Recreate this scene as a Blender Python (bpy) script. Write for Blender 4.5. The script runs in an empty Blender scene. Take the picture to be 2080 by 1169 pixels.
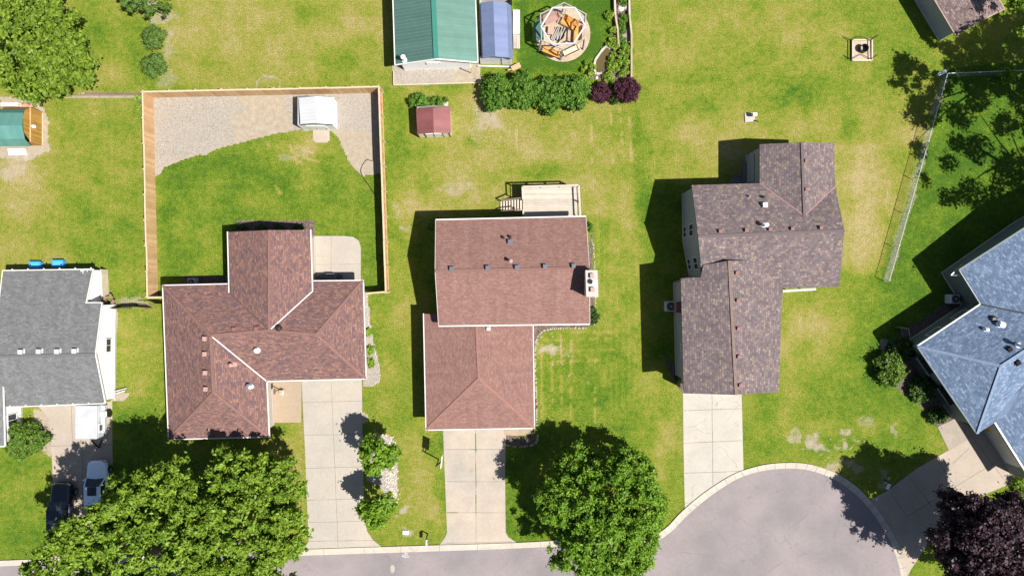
import bpy, math, random
import numpy as np
from mathutils import Vector, Matrix
from mathutils.geometry import intersect_ray_tri, intersect_line_line_2d

# ------------------------------------------------------------------ camera, sky, sun, exposure
H = 63.0                       # drone height in metres
F = 2080 * 24.0 / 36.0         # focal length in pixels of the photograph
SC = bpy.context.scene
C = SC.collection
cam_d = bpy.data.cameras.new("camera"); cam = bpy.data.objects.new("camera", cam_d); C.objects.link(cam)
cam_d.lens = 24; cam_d.sensor_width = 36; cam_d.clip_end = 2000; cam_d.clip_start = 0.5
cam.location = (0, 0, H); cam.rotation_euler = (0, 0, 0)
SC.camera = cam
SUN = Vector((0.57, -0.285, 1.0)).normalized()     # towards the sun
elev = math.asin(SUN.z); azim = math.atan2(SUN.x, SUN.y)
world = bpy.data.worlds.new("World"); SC.world = world; world.use_nodes = True
nt = world.node_tree; nt.nodes.clear()
sky = nt.nodes.new('ShaderNodeTexSky'); sky.sky_type = 'NISHITA'; sky.sun_disc = False
sky.sun_elevation = elev; sky.sun_rotation = azim
bg = nt.nodes.new('ShaderNodeBackground'); bg.inputs['Strength'].default_value = 0.05
wo = nt.nodes.new('ShaderNodeOutputWorld')
nt.links.new(sky.outputs[0], bg.inputs[0]); nt.links.new(bg.outputs[0], wo.inputs[0])
sun_d = bpy.data.lights.new("sun", 'SUN'); sun_d.energy = 5.0; sun_d.angle = math.radians(0.5); sun_d.color = (1.0, 0.955, 0.88)
sun = bpy.data.objects.new("sun", sun_d); C.objects.link(sun)
sun.rotation_euler = (-SUN).to_track_quat('-Z', 'Y').to_euler()
SC.view_settings.view_transform = 'Standard'; SC.view_settings.look = 'None'
SC.view_settings.exposure = 0.78; SC.view_settings.gamma = 1.0

RNG = random.Random(7)
Z = Vector((0, 0, 1))

def P(px, py, h=0.0):
    """survey point: where the sight line of a photo pixel meets height h"""
    k = (H - h) / F
    return Vector(((px - 1040) * k, (584.5 - py) * k, h))

# ------------------------------------------------------------------ materials
def nodes(name):
    m = bpy.data.materials.new(name); m.use_nodes = True
    t = m.node_tree; b = t.nodes['Principled BSDF']
    return m, t, b

def N(t, kind, **kw):
    n = t.nodes.new(kind)
    for k, v in kw.items():
        if k in n.inputs: n.inputs[k].default_value = v
        else: setattr(n, k, v)
    return n

def ramp(t, fac, stops):
    r = t.nodes.new('ShaderNodeValToRGB'); e = r.color_ramp.elements
    while len(e) < len(stops): e.new(0.5)
    for i, (p, c) in enumerate(stops):
        e[i].position = p; e[i].color = (c[0], c[1], c[2], 1)
    t.links.new(fac, r.inputs[0]); return r.outputs[0]

def noise(t, scale, detail=3, rough=0.55, vec=None, stretch=None):
    n = t.nodes.new('ShaderNodeTexNoise'); n.inputs['Scale'].default_value = scale
    n.inputs['Detail'].default_value = detail; n.inputs['Roughness'].default_value = rough
    if vec is None:
        vec = t.nodes.new('ShaderNodeNewGeometry').outputs['Position']
    if stretch:
        mp = t.nodes.new('ShaderNodeMapping'); mp.inputs['Scale'].default_value = stretch
        t.links.new(vec, mp.inputs[0]); vec = mp.outputs[0]
    t.links.new(vec, n.inputs['Vector'])
    return n.outputs['Fac']

def math_(t, op, a, b=None, c=None, clamp=False):
    n = t.nodes.new('ShaderNodeMath'); n.operation = op; n.use_clamp = clamp
    for i, x in enumerate((a, b, c)):
        if x is None: continue
        if isinstance(x, (int, float)): n.inputs[i].default_value = x
        else: t.links.new(x, n.inputs[i])
    return n.outputs[0]

def mixc(t, fac, a, b, mode='MIX'):
    n = t.nodes.new('ShaderNodeMix'); n.data_type = 'RGBA'; n.blend_type = mode
    for i, x in ((0, fac), (6, a), (7, b)):
        if isinstance(x, (int, float)): n.inputs[i].default_value = x
        elif isinstance(x, tuple): n.inputs[i].default_value = (x[0], x[1], x[2], 1)
        else: t.links.new(x, n.inputs[i])
    return n.outputs[2]

def bump(t, b, hgt, strength=0.3, dist=0.05):
    n = t.nodes.new('ShaderNodeBump'); n.inputs['Strength'].default_value = strength
    n.inputs['Distance'].default_value = dist
    t.links.new(hgt, n.inputs['Height']); t.links.new(n.outputs[0], b.inputs['Normal'])

MATS = {}
def pm(name, col, rough=0.7, var=0.18, scale=2.5, metal=0.0, bumps=0.15, fine=18.0, spec=0.4):
    """plain painted / mineral surface with mottling, streaks and grain"""
    if name in MATS: return MATS[name]
    m, t, b = nodes(name)
    n1 = noise(t, scale, 4); n2 = noise(t, fine, 2)
    f = math_(t, 'ADD', math_(t, 'MULTIPLY', n1, 0.65), math_(t, 'MULTIPLY', n2, 0.35))
    lo = tuple(c * (1 - var) for c in col); hi = tuple(min(1, c * (1 + var)) for c in col)
    t.links.new(ramp(t, f, [(0.3, lo), (0.7, hi)]), b.inputs['Base Color'])
    b.inputs['Roughness'].default_value = rough; b.inputs['Metallic'].default_value = metal
    b.inputs['Specular IOR Level'].default_value = spec
    if bumps: bump(t, b, n2, bumps, 0.02)
    MATS[name] = m; return m

def shingle(name, stops, roww=0.55, rowh=0.26, mort=0.02, big=0.25, seed=0.0, tint=None):
    m, t, b = nodes(name)
    uv = t.nodes.new('ShaderNodeUVMap').outputs[0]
    # wobble so the courses are not ruler straight
    wn = t.nodes.new('ShaderNodeTexNoise'); wn.inputs['Scale'].default_value = 1.3
    t.links.new(uv, wn.inputs['Vector'])
    ad = t.nodes.new('ShaderNodeMixRGB'); ad.blend_type = 'ADD'; ad.inputs[0].default_value = 0.10
    t.links.new(uv, ad.inputs[1]); t.links.new(wn.outputs['Color'], ad.inputs[2])
    br = t.nodes.new('ShaderNodeTexBrick'); br.offset = 0.37; br.offset_frequency = 2
    br.squash = 0.72; br.squash_frequency = 3
    br.inputs['Scale'].default_value = 1.0
    br.inputs['Brick Width'].default_value = roww; br.inputs['Row Height'].default_value = rowh
    br.inputs['Mortar Size'].default_value = 0.022; br.inputs['Mortar Smooth'].default_value = 0.6
    br.inputs['Color1'].default_value = (0, 0, 0, 1); br.inputs['Color2'].default_value = (1, 1, 1, 1)
    br.inputs['Mortar'].default_value = (mort, mort, mort, 1)
    t.links.new(ad.outputs[0], br.inputs['Vector'])
    n1 = noise(t, 0.8, 3, vec=uv); n2 = noise(t, 5.0, 2, vec=uv); n3 = noise(t, 22.0, 1, vec=uv)
    f = math_(t, 'ADD', math_(t, 'MULTIPLY', br.outputs['Color'], 0.60), math_(t, 'MULTIPLY', n2, 0.40))
    f = math_(t, 'ADD', f, math_(t, 'MULTIPLY', math_(t, 'SUBTRACT', n3, 0.5), 0.5))
    f = math_(t, 'SUBTRACT', f, 0.0)
    col = ramp(t, f, stops)
    col = mixc(t, big, col, ramp(t, n1, [(0.3, (0.55, 0.55, 0.55)), (0.7, (1.35, 1.35, 1.35))]), 'MULTIPLY')
    # faint streaks running down the slope
    st = noise(t, 1.0, 2, vec=uv, stretch=(2.2, 0.15, 1))
    col = mixc(t, 0.22, col, ramp(t, st, [(0.35, (0.7, 0.7, 0.7)), (0.65, (1.2, 1.2, 1.2))]), 'MULTIPLY')
    t.links.new(col, b.inputs['Base Color'])
    b.inputs['Roughness'].default_value = 0.9; b.inputs['Specular IOR Level'].default_value = 0.25
    bump(t, b, br.outputs['Fac'], 0.35, -0.02)
    MATS[name] = m; return m

def ribbed(name, col, pitch=0.3, rough=0.4, metal=0.25, glare=0.3, var=0.12):
    """ribbed sheet-metal roof, ribs run down the slope (uv.x = along the eave)"""
    m, t, b = nodes(name)
    uv = t.nodes.new('ShaderNodeUVMap').outputs[0]
    sx = t.nodes.new('ShaderNodeSeparateXYZ'); t.links.new(uv, sx.inputs[0])
    w = math_(t, 'FRACT', math_(t, 'DIVIDE', sx.outputs[0], pitch))
    rib = math_(t, 'LESS_THAN', math_(t, 'ABSOLUTE', math_(t, 'SUBTRACT', w, 0.5)), 0.1)
    panel = noise(t, 1.0, 1, vec=uv, stretch=(1.1, 0.12, 1))
    n1 = noise(t, 1.4, 4, vec=uv)
    f = math_(t, 'ADD', math_(t, 'MULTIPLY', panel, 0.6), math_(t, 'MULTIPLY', n1, 0.4))
    lo = tuple(c * (1 - var) for c in col); hi = tuple(min(1, c * (1 + var)) for c in col)
    c = ramp(t, f, [(0.35, lo), (0.65, hi)])
    c = mixc(t, math_(t, 'MULTIPLY', rib, 0.35), c, tuple(min(1, x * 1.35 + 0.01) for x in col))
    t.links.new(c, b.inputs['Base Color'])
    b.inputs['Metallic'].default_value = metal
    t.links.new(math_(t, 'ADD', math_(t, 'MULTIPLY', panel, glare), rough - glare * 0.5), b.inputs['Roughness'])
    hh = math_(t, 'ADD', rib, math_(t, 'MULTIPLY', panel, 1.5))
    bump(t, b, hh, 0.5, 0.03)
    MATS[name] = m; return m

def wood(name, cols, axis=0, board=0.14, rough=0.8, island=True):
    m, t, b = nodes(name)
    tc = t.nodes.new('ShaderNodeTexCoord').outputs['Object']
    s = [14, 14, 14]; s[axis] = 1.0
    g = noise(t, 1.0, 4, vec=tc, stretch=tuple(s))
    n1 = noise(t, 1.7, 3)
    f = math_(t, 'ADD', math_(t, 'MULTIPLY', g, 0.4), math_(t, 'MULTIPLY', n1, 0.35))
    if island:
        r = t.nodes.new('ShaderNodeNewGeometry').outputs['Random Per Island']
        f = math_(t, 'ADD', f, math_(t, 'MULTIPLY', r, 0.3))
    t.links.new(ramp(t, f, [(0.3, cols[0]), (0.52, cols[1]), (0.75, cols[2])]), b.inputs['Base Color'])
    b.inputs['Roughness'].default_value = rough
    bump(t, b, g, 0.25, 0.01)
    MATS[name] = m; return m

def leafmat(name, dark, mid, light, trans=0.25, rough=0.5):
    m, t, b = nodes(name)
    geo = t.nodes.new('ShaderNodeNewGeometry')
    r = geo.outputs['Random Per Island']
    n1 = noise(t, 0.55, 2); n2 = noise(t, 2.4, 2)
    f = math_(t, 'ADD', math_(t, 'MULTIPLY', r, 0.45), math_(t, 'ADD', math_(t, 'MULTIPLY', n1, 0.35), math_(t, 'MULTIPLY', n2, 0.3)))
    col = ramp(t, f, [(0.25, dark), (0.55, mid), (0.85, light)])
    t.links.new(col, b.inputs['Base Color'])
    b.inputs['Roughness'].default_value = rough + .06; b.inputs['Specular IOR Level'].default_value = 0.3
    tr = t.nodes.new('ShaderNodeBsdfTranslucent')
    t.links.new(mixc(t, 1.0, col, (1.0, 1.15, 0.35), 'MULTIPLY'), tr.inputs[0])
    mx = t.nodes.new('ShaderNodeMixShader'); mx.inputs[0].default_value = trans
    t.links.new(b.outputs[0], mx.inputs[1]); t.links.new(tr.outputs[0], mx.inputs[2])
    t.links.new(mx.outputs[0], t.nodes['Material Output'].inputs[0])
    MATS[name] = m; return m

M_white = pm('white_paint', (0.60, 0.59, 0.57), 0.5, 0.08, 1.2)
M_whitewall = pm('white_siding', (0.78, 0.78, 0.80), 0.6, 0.04, 0.8, bumps=0, fine=3)
M_gutter = pm('gutter_metal', (0.56, 0.54, 0.52), 0.45, 0.1, 2)
M_beigewall = pm('beige_siding', (0.42, 0.37, 0.30), 0.7, 0.1, 1)
M_greywall = pm('blue_grey_siding', (0.26, 0.28, 0.34), 0.7, 0.1, 1)
M_greenwall = pm('green_grey_siding', (0.13, 0.16, 0.17), 0.7, 0.1, 1)
M_tanwall = pm('tan_siding', (0.40, 0.36, 0.32), 0.7, 0.1, 1)
M_dark = pm('dark_metal', (0.02, 0.02, 0.022), 0.5, 0.2, 3)
M_black = pm('black_plastic', (0.012, 0.012, 0.012), 0.4, 0.2, 3)
M_galv = pm('galvanised_steel', (0.45, 0.47, 0.48), 0.35, 0.12, 4, metal=0.7)
M_ventred = pm('red_brown_vent', (0.20, 0.085, 0.08), 0.6, 0.15, 4)
M_ventpink = pm('pale_brown_vent', (0.36, 0.22, 0.20), 0.6, 0.15, 4)
M_ventgrey = pm('grey_vent', (0.10, 0.11, 0.13), 0.6, 0.15, 4)
M_ventlight = pm('light_grey_vent', (0.42, 0.44, 0.42), 0.6, 0.12, 4)
M_pipe = pm('white_pipe', (0.75, 0.76, 0.8), 0.4, 0.08, 3)
M_glass, _t, _b = nodes('window_glass')
_b.inputs['Roughness'].default_value = 0.08
_t.links.new(ramp(_t, noise(_t, 1.1, 2), [(0.3, (0.015, 0.02, 0.028)), (0.7, (0.04, 0.05, 0.06))]), _b.inputs['Base Color'])
M_stone = pm('pale_stone', (0.46, 0.42, 0.36), 0.85, 0.35, 3.0, bumps=0.5, fine=9)
M_conc_wall = pm('bare_concrete', (0.40, 0.37, 0.33), 0.85, 0.15, 1.3, bumps=0.3)

# ------------------------------------------------------------------ mesh builder
ORG = {}
class MB:
    def __init__(s): s.v = []; s.f = []; s.uv = []; s.smooth = False
    def add(s, vs, fs, uvs=None):
        o = len(s.v); s.v += [Vector(v) for v in vs]
        for i, f in enumerate(fs):
            s.f.append([o + k for k in f]); s.uv.append(uvs[i] if uvs else None)
        return s
    def box(s, c, size, rz=0.0, mat=None):
        x, y, z = (k / 2 for k in size); R = Matrix.Rotation(rz, 3, 'Z') if mat is None else mat
        c = Vector(c)
        vs = [c + R @ Vector((sx * x, sy * y, sz * z)) for sz in (-1, 1) for sx, sy in ((-1, -1), (1, -1), (1, 1), (-1, 1))]
        return s.add(vs, [(0, 3, 2, 1), (4, 5, 6, 7), (0, 1, 5, 4), (1, 2, 6, 5), (2, 3, 7, 6), (3, 0, 4, 7)])
    def beam(s, p0, p1, w, h, up=Z):
        p0 = Vector(p0); p1 = Vector(p1); d = p1 - p0; L = d.length
        if L < 1e-5: return s
        d.normalize(); side = d.cross(up)
        if side.length < 1e-4: side = Vector((1, 0, 0))
        side.normalize(); u = side.cross(d).normalized()
        R = Matrix((side, d, u)).transposed()
        return s.box((p0 + p1) / 2, (w, L, h), mat=R)
    def tube(s, p0, p1, r0, r1=None, n=8, caps=True):
        r1 = r0 if r1 is None else r1
        p0 = Vector(p0); p1 = Vector(p1); d = (p1 - p0).normalized()
        a = d.orthogonal().normalized(); b = d.cross(a)
        vs = []
        for p, r in ((p0, r0), (p1, r1)):
            for i in range(n):
                t = 2 * math.pi * i / n; vs.append(p + (a * math.cos(t) + b * math.sin(t)) * r)
        fs = [(i, (i + 1) % n, n + (i + 1) % n, n + i) for i in range(n)]
        if caps: fs += [tuple(range(n - 1, -1, -1)), tuple(range(n, 2 * n))]
        return s.add(vs, fs)
    def lathe(s, c, prof, n=20):
        c = Vector(c); vs = []; fs = []
        for r, z in prof:
            for i in range(n):
                t = 2 * math.pi * i / n; vs.append(c + Vector((r * math.cos(t), r * math.sin(t), z)))
        m = len(prof)
        for j in range(m - 1):
            for i in range(n):
                k = (i + 1) % n; fs.append((j * n + i, j * n + k, (j + 1) * n + k, (j + 1) * n + i))
        fs.append(tuple((m - 1) * n + i for i in range(n)))
        return s.add(vs, fs)
    def prism(s, poly, z0, z1):
        poly = [Vector((p[0], p[1], 0)) for p in poly]
        area = sum(poly[i].x * poly[(i + 1) % len(poly)].y - poly[(i + 1) % len(poly)].x * poly[i].y for i in range(len(poly)))
        if area < 0: poly = poly[::-1]
        n = len(poly)
        vs = [(p.x, p.y, z0) for p in poly] + [(p.x, p.y, z1) for p in poly]
        fs = [tuple(range(n, 2 * n)), tuple(range(n - 1, -1, -1))] + [(i, (i + 1) % n, n + (i + 1) % n, n + i) for i in range(n)]
        return s.add(vs, fs)
    def sheet(s, poly, z):
        poly = [Vector((p[0], p[1], z)) for p in poly]
        area = sum(poly[i].x * poly[(i + 1) % len(poly)].y - poly[(i + 1) % len(poly)].x * poly[i].y for i in range(len(poly)))
        if area < 0: poly = poly[::-1]
        return s.add(poly, [tuple(range(len(poly)))])
    def build(s, name, mat, parent=None, loc=None, bevel=0.0, smooth=False):
        me = bpy.data.meshes.new(name)
        if parent is not None: org = ORG[parent]
        elif loc is not None: org = Vector(loc)
        else: org = Vector((0, 0, 0))
        me.from_pydata([tuple(v - org) for v in s.v], [], s.f); me.update()
        if any(u is not None for u in s.uv):
            ul = me.uv_layers.new(name='UVMap').data; k = 0
            for f, u in zip(s.f, s.uv):
                for j in range(len(f)):
                    if u is not None: ul[k].uv = u[j]
                    k += 1
        me.materials.append(mat)
        if smooth:
            me.polygons.foreach_set('use_smooth', [True] * len(me.polygons))
        o = bpy.data.objects.new(name, me); C.objects.link(o)
        if parent is not None: o.parent = parent
        else: o.location = org
        ORG[o] = org
        if bevel:
            b = o.modifiers.new('bevel', 'BEVEL'); b.width = bevel; b.segments = 2; b.limit_method = 'ANGLE'
        return o

def tag(o, label=None, cat=None, group=None, kind=None):
    if label: o['label'] = label
    if cat: o['category'] = cat
    if group: o['group'] = group
    if kind: o['kind'] = kind
    return o

def thing(name, label, cat, loc, group=None):
    o = bpy.data.objects.new(name, None); C.objects.link(o); o.location = Vector(loc); o.empty_display_size = 0.3
    ORG[o] = Vector(loc); return tag(o, label, cat, group)

def copy_tree(o, parent=None, loc=None, rz=None, sc=None):
    c = o.copy(); C.objects.link(c)
    if parent is not None: c.parent = parent
    if loc is not None: c.location = loc
    if rz is not None: c.rotation_euler = (0, 0, rz)
    if sc is not None: c.scale = (sc, sc, sc) if isinstance(sc, (int, float)) else sc
    for ch in list(o.children): copy_tree(ch, c)
    ORG[c] = Vector(loc) if loc is not None else ORG[o]
    return c

def smoothpoly(pts, closed=True, k=6):
    n = len(pts); out = []
    rng = range(n) if closed else range(n - 1)
    for i in rng:
        g = (lambda j: pts[j % n]) if closed else (lambda j: pts[max(0, min(n - 1, j))])
        p0, p1, p2, p3 = g(i - 1), g(i), g(i + 1), g(i + 2)
        for s in range(k):
            t = s / k
            out.append(tuple(0.5 * ((2 * p1[a]) + (-p0[a] + p2[a]) * t + (2 * p0[a] - 5 * p1[a] + 4 * p2[a] - p3[a]) * t * t + (-p0[a] + 3 * p1[a] - 3 * p2[a] + p3[a]) * t ** 3) for a in (0, 1)))
    if not closed: out.append(tuple(pts[-1]))
    return out

def WP(pts, h=0.0): return [P(x, y, h) for x, y in pts]

# ------------------------------------------------------------------ ground with lawns, beds and bare earth as colour masks
def vnoise(X, Y, s, seed):
    r = np.random.RandomState(seed); G = r.rand(256, 256)
    x = X * s + 1000.3; y = Y * s + 1000.7
    xi = np.floor(x).astype(int); yi = np.floor(y).astype(int); fx = x - xi; fy = y - yi
    fx = fx * fx * (3 - 2 * fx); fy = fy * fy * (3 - 2 * fy)
    g = lambda a, b: G[a % 256, b % 256]
    return (g(xi, yi) * (1 - fx) + g(xi + 1, yi) * fx) * (1 - fy) + (g(xi, yi + 1) * (1 - fx) + g(xi + 1, yi + 1) * fx) * fy

def inpoly(X, Y, poly):
    r = np.zeros(X.shape, bool); n = len(poly)
    for i in range(n):
        x0, y0 = poly[i]; x1, y1 = poly[(i + 1) % n]
        c = ((y0 > Y) != (y1 > Y))
        with np.errstate(divide='ignore', invalid='ignore'):
            xx = (x1 - x0) * (Y - y0) / ((y1 - y0) if y1 != y0 else 1e-9) + x0
        r ^= c & (X < xx)
    return r

def sstep(a, b, x): t = np.clip((x - a) / (b - a), 0, 1); return t * t * (3 - 2 * t)

def build_ground():
    st = 0.15
    xin = np.arange(-49.5, 49.5 + st, st); yin = np.arange(-29.4, 29.4 + st, st)
    out = np.array([4, 12, 30, 70, 150, 400.0])
    xs = np.concatenate([(-49.5 - out)[::-1], xin, xin[-1] + out]); ys = np.concatenate([(-29.4 - out)[::-1], yin, yin[-1] + out])
    X, Y = np.meshgrid(xs, ys)
    PX = X * F / H + 1040; PY = 584.5 - Y * F / H
    wob = (vnoise(X, Y, 0.9, 1) - .5) * 14 + (vnoise(X, Y, 3.1, 2) - .5) * 7
    wob2 = (vnoise(X, Y, 0.8, 3) - .5) * 14 + (vnoise(X, Y, 2.7, 4) - .5) * 7
    dry = np.full(X.shape, 0.40)
    def rect(x0, y0, x1, y1, v, s=25):
        nonlocal dry
        w = sstep(x0 - s, x0 + s, PX + wob * s / 14) * (1 - sstep(x1 - s, x1 + s, PX + wob * s / 14)) * sstep(y0 - s, y0 + s, PY + wob2 * s / 14) * (1 - sstep(y1 - s, y1 + s, PY + wob2 * s / 14))
        dry = dry * (1 - w) + v * w
    def blob(x, y, rx, ry, v, p=1.0):
        nonlocal dry
        d = np.sqrt(((PX + wob * 1.5 - x) / rx) ** 2 + ((PY + wob2 * 1.5 - y) / ry) ** 2)
        dry = dry + v * np.exp(-d * d * p)
    rect(-3000, -3000, 300, 560, .50); rect(60, 40, 290, 180, .40); rect(330, -2000, 790, 185, .62)
    rect(120, 340, 290, 600, .40); rect(-3000, 190, 80, 560, .60)
    rect(318, 265, 770, 600, .26, 12)
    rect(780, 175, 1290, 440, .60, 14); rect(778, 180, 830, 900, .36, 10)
    rect(1050, -2000, 1250, 150, .05, 10)
    rect(1288, -2000, 1960, 300, .50); rect(1700, -100, 1900, 160, .42); rect(1300, 150, 1900, 300, .47)
    rect(1300, 240, 1880, 480, .58); rect(1690, 300, 1800, 560, .70); rect(1600, 560, 1800, 1000, .40)
    rect(1288, 240, 1325, 1000, .36, 8); rect(1330, 170, 1460, 360, .55)
    rect(1300, 370, 1400, 770, .28, 8); rect(835, 435, 890, 850, .30, 8)  # lush strips beside two houses, with shadow depth put into the darker green
    rect(1200, 440, 1300, 900, .42); rect(1085, 665, 1300, 900, .34); rect(1300, 740, 1400, 1060, .45)
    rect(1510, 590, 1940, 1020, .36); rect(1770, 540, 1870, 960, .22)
    blobby = [(1880, 60), ]
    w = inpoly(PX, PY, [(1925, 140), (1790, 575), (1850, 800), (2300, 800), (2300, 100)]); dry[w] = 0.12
    rect(740, 600, 905, 1110, .44); rect(545, 860, 625, 1100, .58); rect(230, 620, 330, 860, .44); rect(-500, 920, 110, 1140, .30)
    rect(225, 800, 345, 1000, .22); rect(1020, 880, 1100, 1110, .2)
    for b in [(35, 300, 60, 60, .2), (30, 345, 50, 30, .25), (70, 400, 60, 40, .15), (240, 330, 60, 60, .08), (200, 460, 60, 60, -.12), (190, 30, 40, 90, -.15), (225, 150, 40, 35, .18),
              (420, 60, 80, 50, .15), (560, 100, 60, 40, .1), (730, 120, 60, 40, -.22), (470, 150, 60, 25, -.1), (700, 60, 50, 30, .12), (560, 30, 40, 20, .12), (610, 20, 50, 20, -.2),
              (620, 300, 60, 20, .3), (600, 320, 60, 30, .22), (540, 400, 90, 40, .1), (660, 440, 50, 30, .12), (420, 340, 90, 22, -.15), (340, 430, 20, 140, -.12), (400, 500, 70, 40, .12), (700, 330, 30, 60, .1),
              (950, 360, 70, 50, .2), (1060, 300, 90, 40, .1), (1180, 330, 60, 60, .12), (985, 215, 40, 60, .25), (905, 260, 60, 40, .1), (960, 290, 25, 14, -.3), (860, 350, 40, 60, -.1), (1110, 350, 100, 14, -.35),
              (1110, 180, 300, 20, -.05), (1240, 520, 40, 90, -.05), (1265, 480, 30, 60, .18), (1250, 560, 30, 60, .1), (1230, 770, 60, 80, -.06), (1140, 720, 60, 40, .0),
              (1450, 60, 120, 40, .10), (1600, 40, 90, 40, .08), (1380, 120, 50, 60, .05), (1420, 215, 60, 22, -.25), (1620, 190, 50, 16, -.22), (1720, 250, 16, 50, -.28), (1500, 160, 200, 14, -.12), (1630, 200, 60, 30, -.1),
              (1450, 300, 60, 60, .12), (1800, 280, 50, 50, .1), (1640, 240, 120, 24, .12), (1760, 420, 30, 120, .12), (1640, 650, 60, 60, .25), (1680, 700, 40, 60, .15), (1760, 640, 30, 60, -.1), (1770, 760, 50, 70, -.12),
              (1600, 740, 26, 120, .1), (1640, 860, 60, 30, .22), (1560, 850, 20, 60, -.1), (1780, 870, 60, 30, .12), (1690, 960, 40, 20, .2),
              (840, 620, 30, 50, .22), (850, 960, 26, 90, .28), (880, 1040, 26, 30, .28), (800, 700, 30, 120, .12), (870, 900, 30, 20, -.1), (1330, 930, 20, 60, .22), (1360, 880, 30, 40, .15), (1310, 850, 40, 40, -.15),
              (270, 700, 40, 40, .22), (270, 800, 30, 30, .1), (50, 1000, 60, 30, .12), (600, 960, 14, 70, .12), (580, 900, 20, 20, .1), (870, 440, 40, 30, .18), (820, 400, 14, 60, .25)]:
        blob(*b)
    # mowing lines and wheel tracks: pale broken lines
    def line(x0, y0, x1, y1, wd, v, brk=.45):  # pale grass line
        nonlocal dry
        dx, dy = x1 - x0, y1 - y0; L = math.hypot(dx, dy)
        tt = ((PX - x0) * dx + (PY - y0) * dy) / (L * L); d = np.abs((PX - x0) * dy - (PY - y0) * dx) / L
        m = (tt > 0) & (tt < 1); k = np.exp(-(d / wd) ** 2) * (vnoise(X, Y, 1.9, 11) > brk)
        dry = dry + v * k * m
    for a in [(1240, 230, 1246, 340), (1259, 220, 1266, 330), (1278, 232, 1283, 330), (1201, 250, 1203, 380), (1048, 240, 1050, 320), (1140, 680, 1141, 860), (1160, 690, 1160, 862), (1120, 700, 1122, 860),
              (1210, 700, 1208, 860), (1100, 700, 1101, 850)]:
        line(*a, 2.3, .44, .40)
    for a in [(1100, 690, 1240, 688), (1130, 712, 1250, 710), (1110, 735, 1220, 731), (1150, 675, 1250, 674)]:
        line(*a, 2.6, .26, .38)
    for i in range(9): line(1745 + i * 9, 320 + (i % 3) * 30, 1735 + i * 7, 540, 2.4, .14, .4)
    for i in range(7): line(1215 + i * 13, 440 + (i * 37) % 60, 1217 + i * 12, 840, 2.6, .12, .4)
    for i in range(12): line(1320 + i * 30, 20, 1316 + i * 31, 250, 3.0, .07, .4)
    for i in range(9): line(120 + i * 18, 230, 116 + i * 18, 540, 3.0, .07, .4)
    for a in [(588, 292, 604, 335), (600, 322, 628, 345), (596, 298, 640, 312), (558, 375, 572, 395), (540, 285, 548, 300), (612, 318, 650, 330)]:
        line(*a, 2.4, .45, .2)
    dirt = np.zeros(X.shape); grav = np.zeros(X.shape); mul = np.zeros(X.shape)
    def dpoly(poly, arr, v=1.0, k=0.35):
        arr[inpoly(PX + wob * k, PY + wob2 * k, poly)] = v
    pit = [(308, 194), (520, 188), (772, 186), (774, 352), (750, 356), (735, 358), (712, 335), (697, 305), (688, 280), (672, 266), (610, 262), (580, 268), (540, 276), (450, 300), (380, 322), (312, 348)]
    dpoly(pit, dirt, 1, .12)
    dpoly([(308, 194), (480, 190), (500, 215), (470, 250), (480, 285), (312, 349)], grav, 1, 1.2)
    dpoly([(575, 192), (772, 188), (774, 275), (690, 262), (600, 266), (585, 230)], grav, 1, .6)
    dpoly([(799, 130), (975, 130), (978, 168), (799, 173)], dirt, 1, .15); dpoly([(801, 138), (925, 136), (915, 168), (801, 170)], grav, 1, .5)
    dpoly([(740, 592), (747, 592), (750, 640), (760, 700), (772, 750), (770, 775), (755, 785), (738, 782)], grav, 1, .1)
    dpoly([(738, 745), (772, 745), (771, 775), (755, 785), (738, 784)], dirt, 1, .2)
    dpoly([(748, 886), (786, 883), (802, 895), (806, 930), (808, 1000), (805, 1018), (792, 1020), (770, 985), (745, 975)], grav, 1, .12)
    dpoly([(735, 838), (750, 842), (748, 860), (735, 862)], dirt, 1, .4)
    dpoly([(1197, 470), (1204, 480), (1207, 660), (1170, 665), (1115, 668), (1096, 680), (1088, 700), (1090, 860), (1086, 868), (1040, 884), (1088, 888), (1090, 902), (1060, 908), (1028, 900), (1028, 640), (1190, 640)], mul, 1, .12)
    dpoly([(225, 628), (238, 632), (238, 660), (233, 700), (235, 790), (262, 795), (250, 812), (228, 815)], dirt, .95, .5)
    dpoly([(68, 832), (104, 834), (108, 930), (96, 920), (70, 905)], dirt, 1, .5)
    dpoly([(0, 198), (80, 202), (96, 250), (100, 300), (60, 325), (0, 325)], dirt, .9, .8)
    dpoly([(290, 190), (170, 188), (130, 198), (170, 201), (288, 198)], dirt, .7, .3)
    dpoly([(480, 448), (640, 448), (640, 480), (480, 480)], mul, 1, .1); dpoly([(370, 560), (465, 560), (465, 582), (370, 584)], mul, 1, .1)
    dpoly([(1912, 150), (1926, 152), (1880, 320), (1812, 570), (1795, 568), (1850, 380)], dirt, .44, .5)
    dpoly([(1835, 670), (1960, 590), (1990, 640), (1880, 720), (1880, 790), (1960, 870), (1905, 868), (1860, 815), (1815, 785), (1795, 745), (1800, 700)], mul, 1, .3)
    dpoly([(1790, 690), (1812, 690), (1808, 715), (1790, 715)], dirt, 1, .5)
    dpoly([(1250, -60), (1283, -60), (1284, 160), (1225, 160), (1240, 110)], mul, 1, .1)
    dpoly([(1212, 118), (1250, 90), (1262, 165), (1196, 160)], mul, 1, .2)
    dpoly([(1345, 720), (1395, 760), (1395, 800), (1378, 790)], mul, 1, .2)
    nz = .6 * vnoise(X, Y, 1.6, 31) + .4 * vnoise(X, Y, 4.2, 32)
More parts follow.
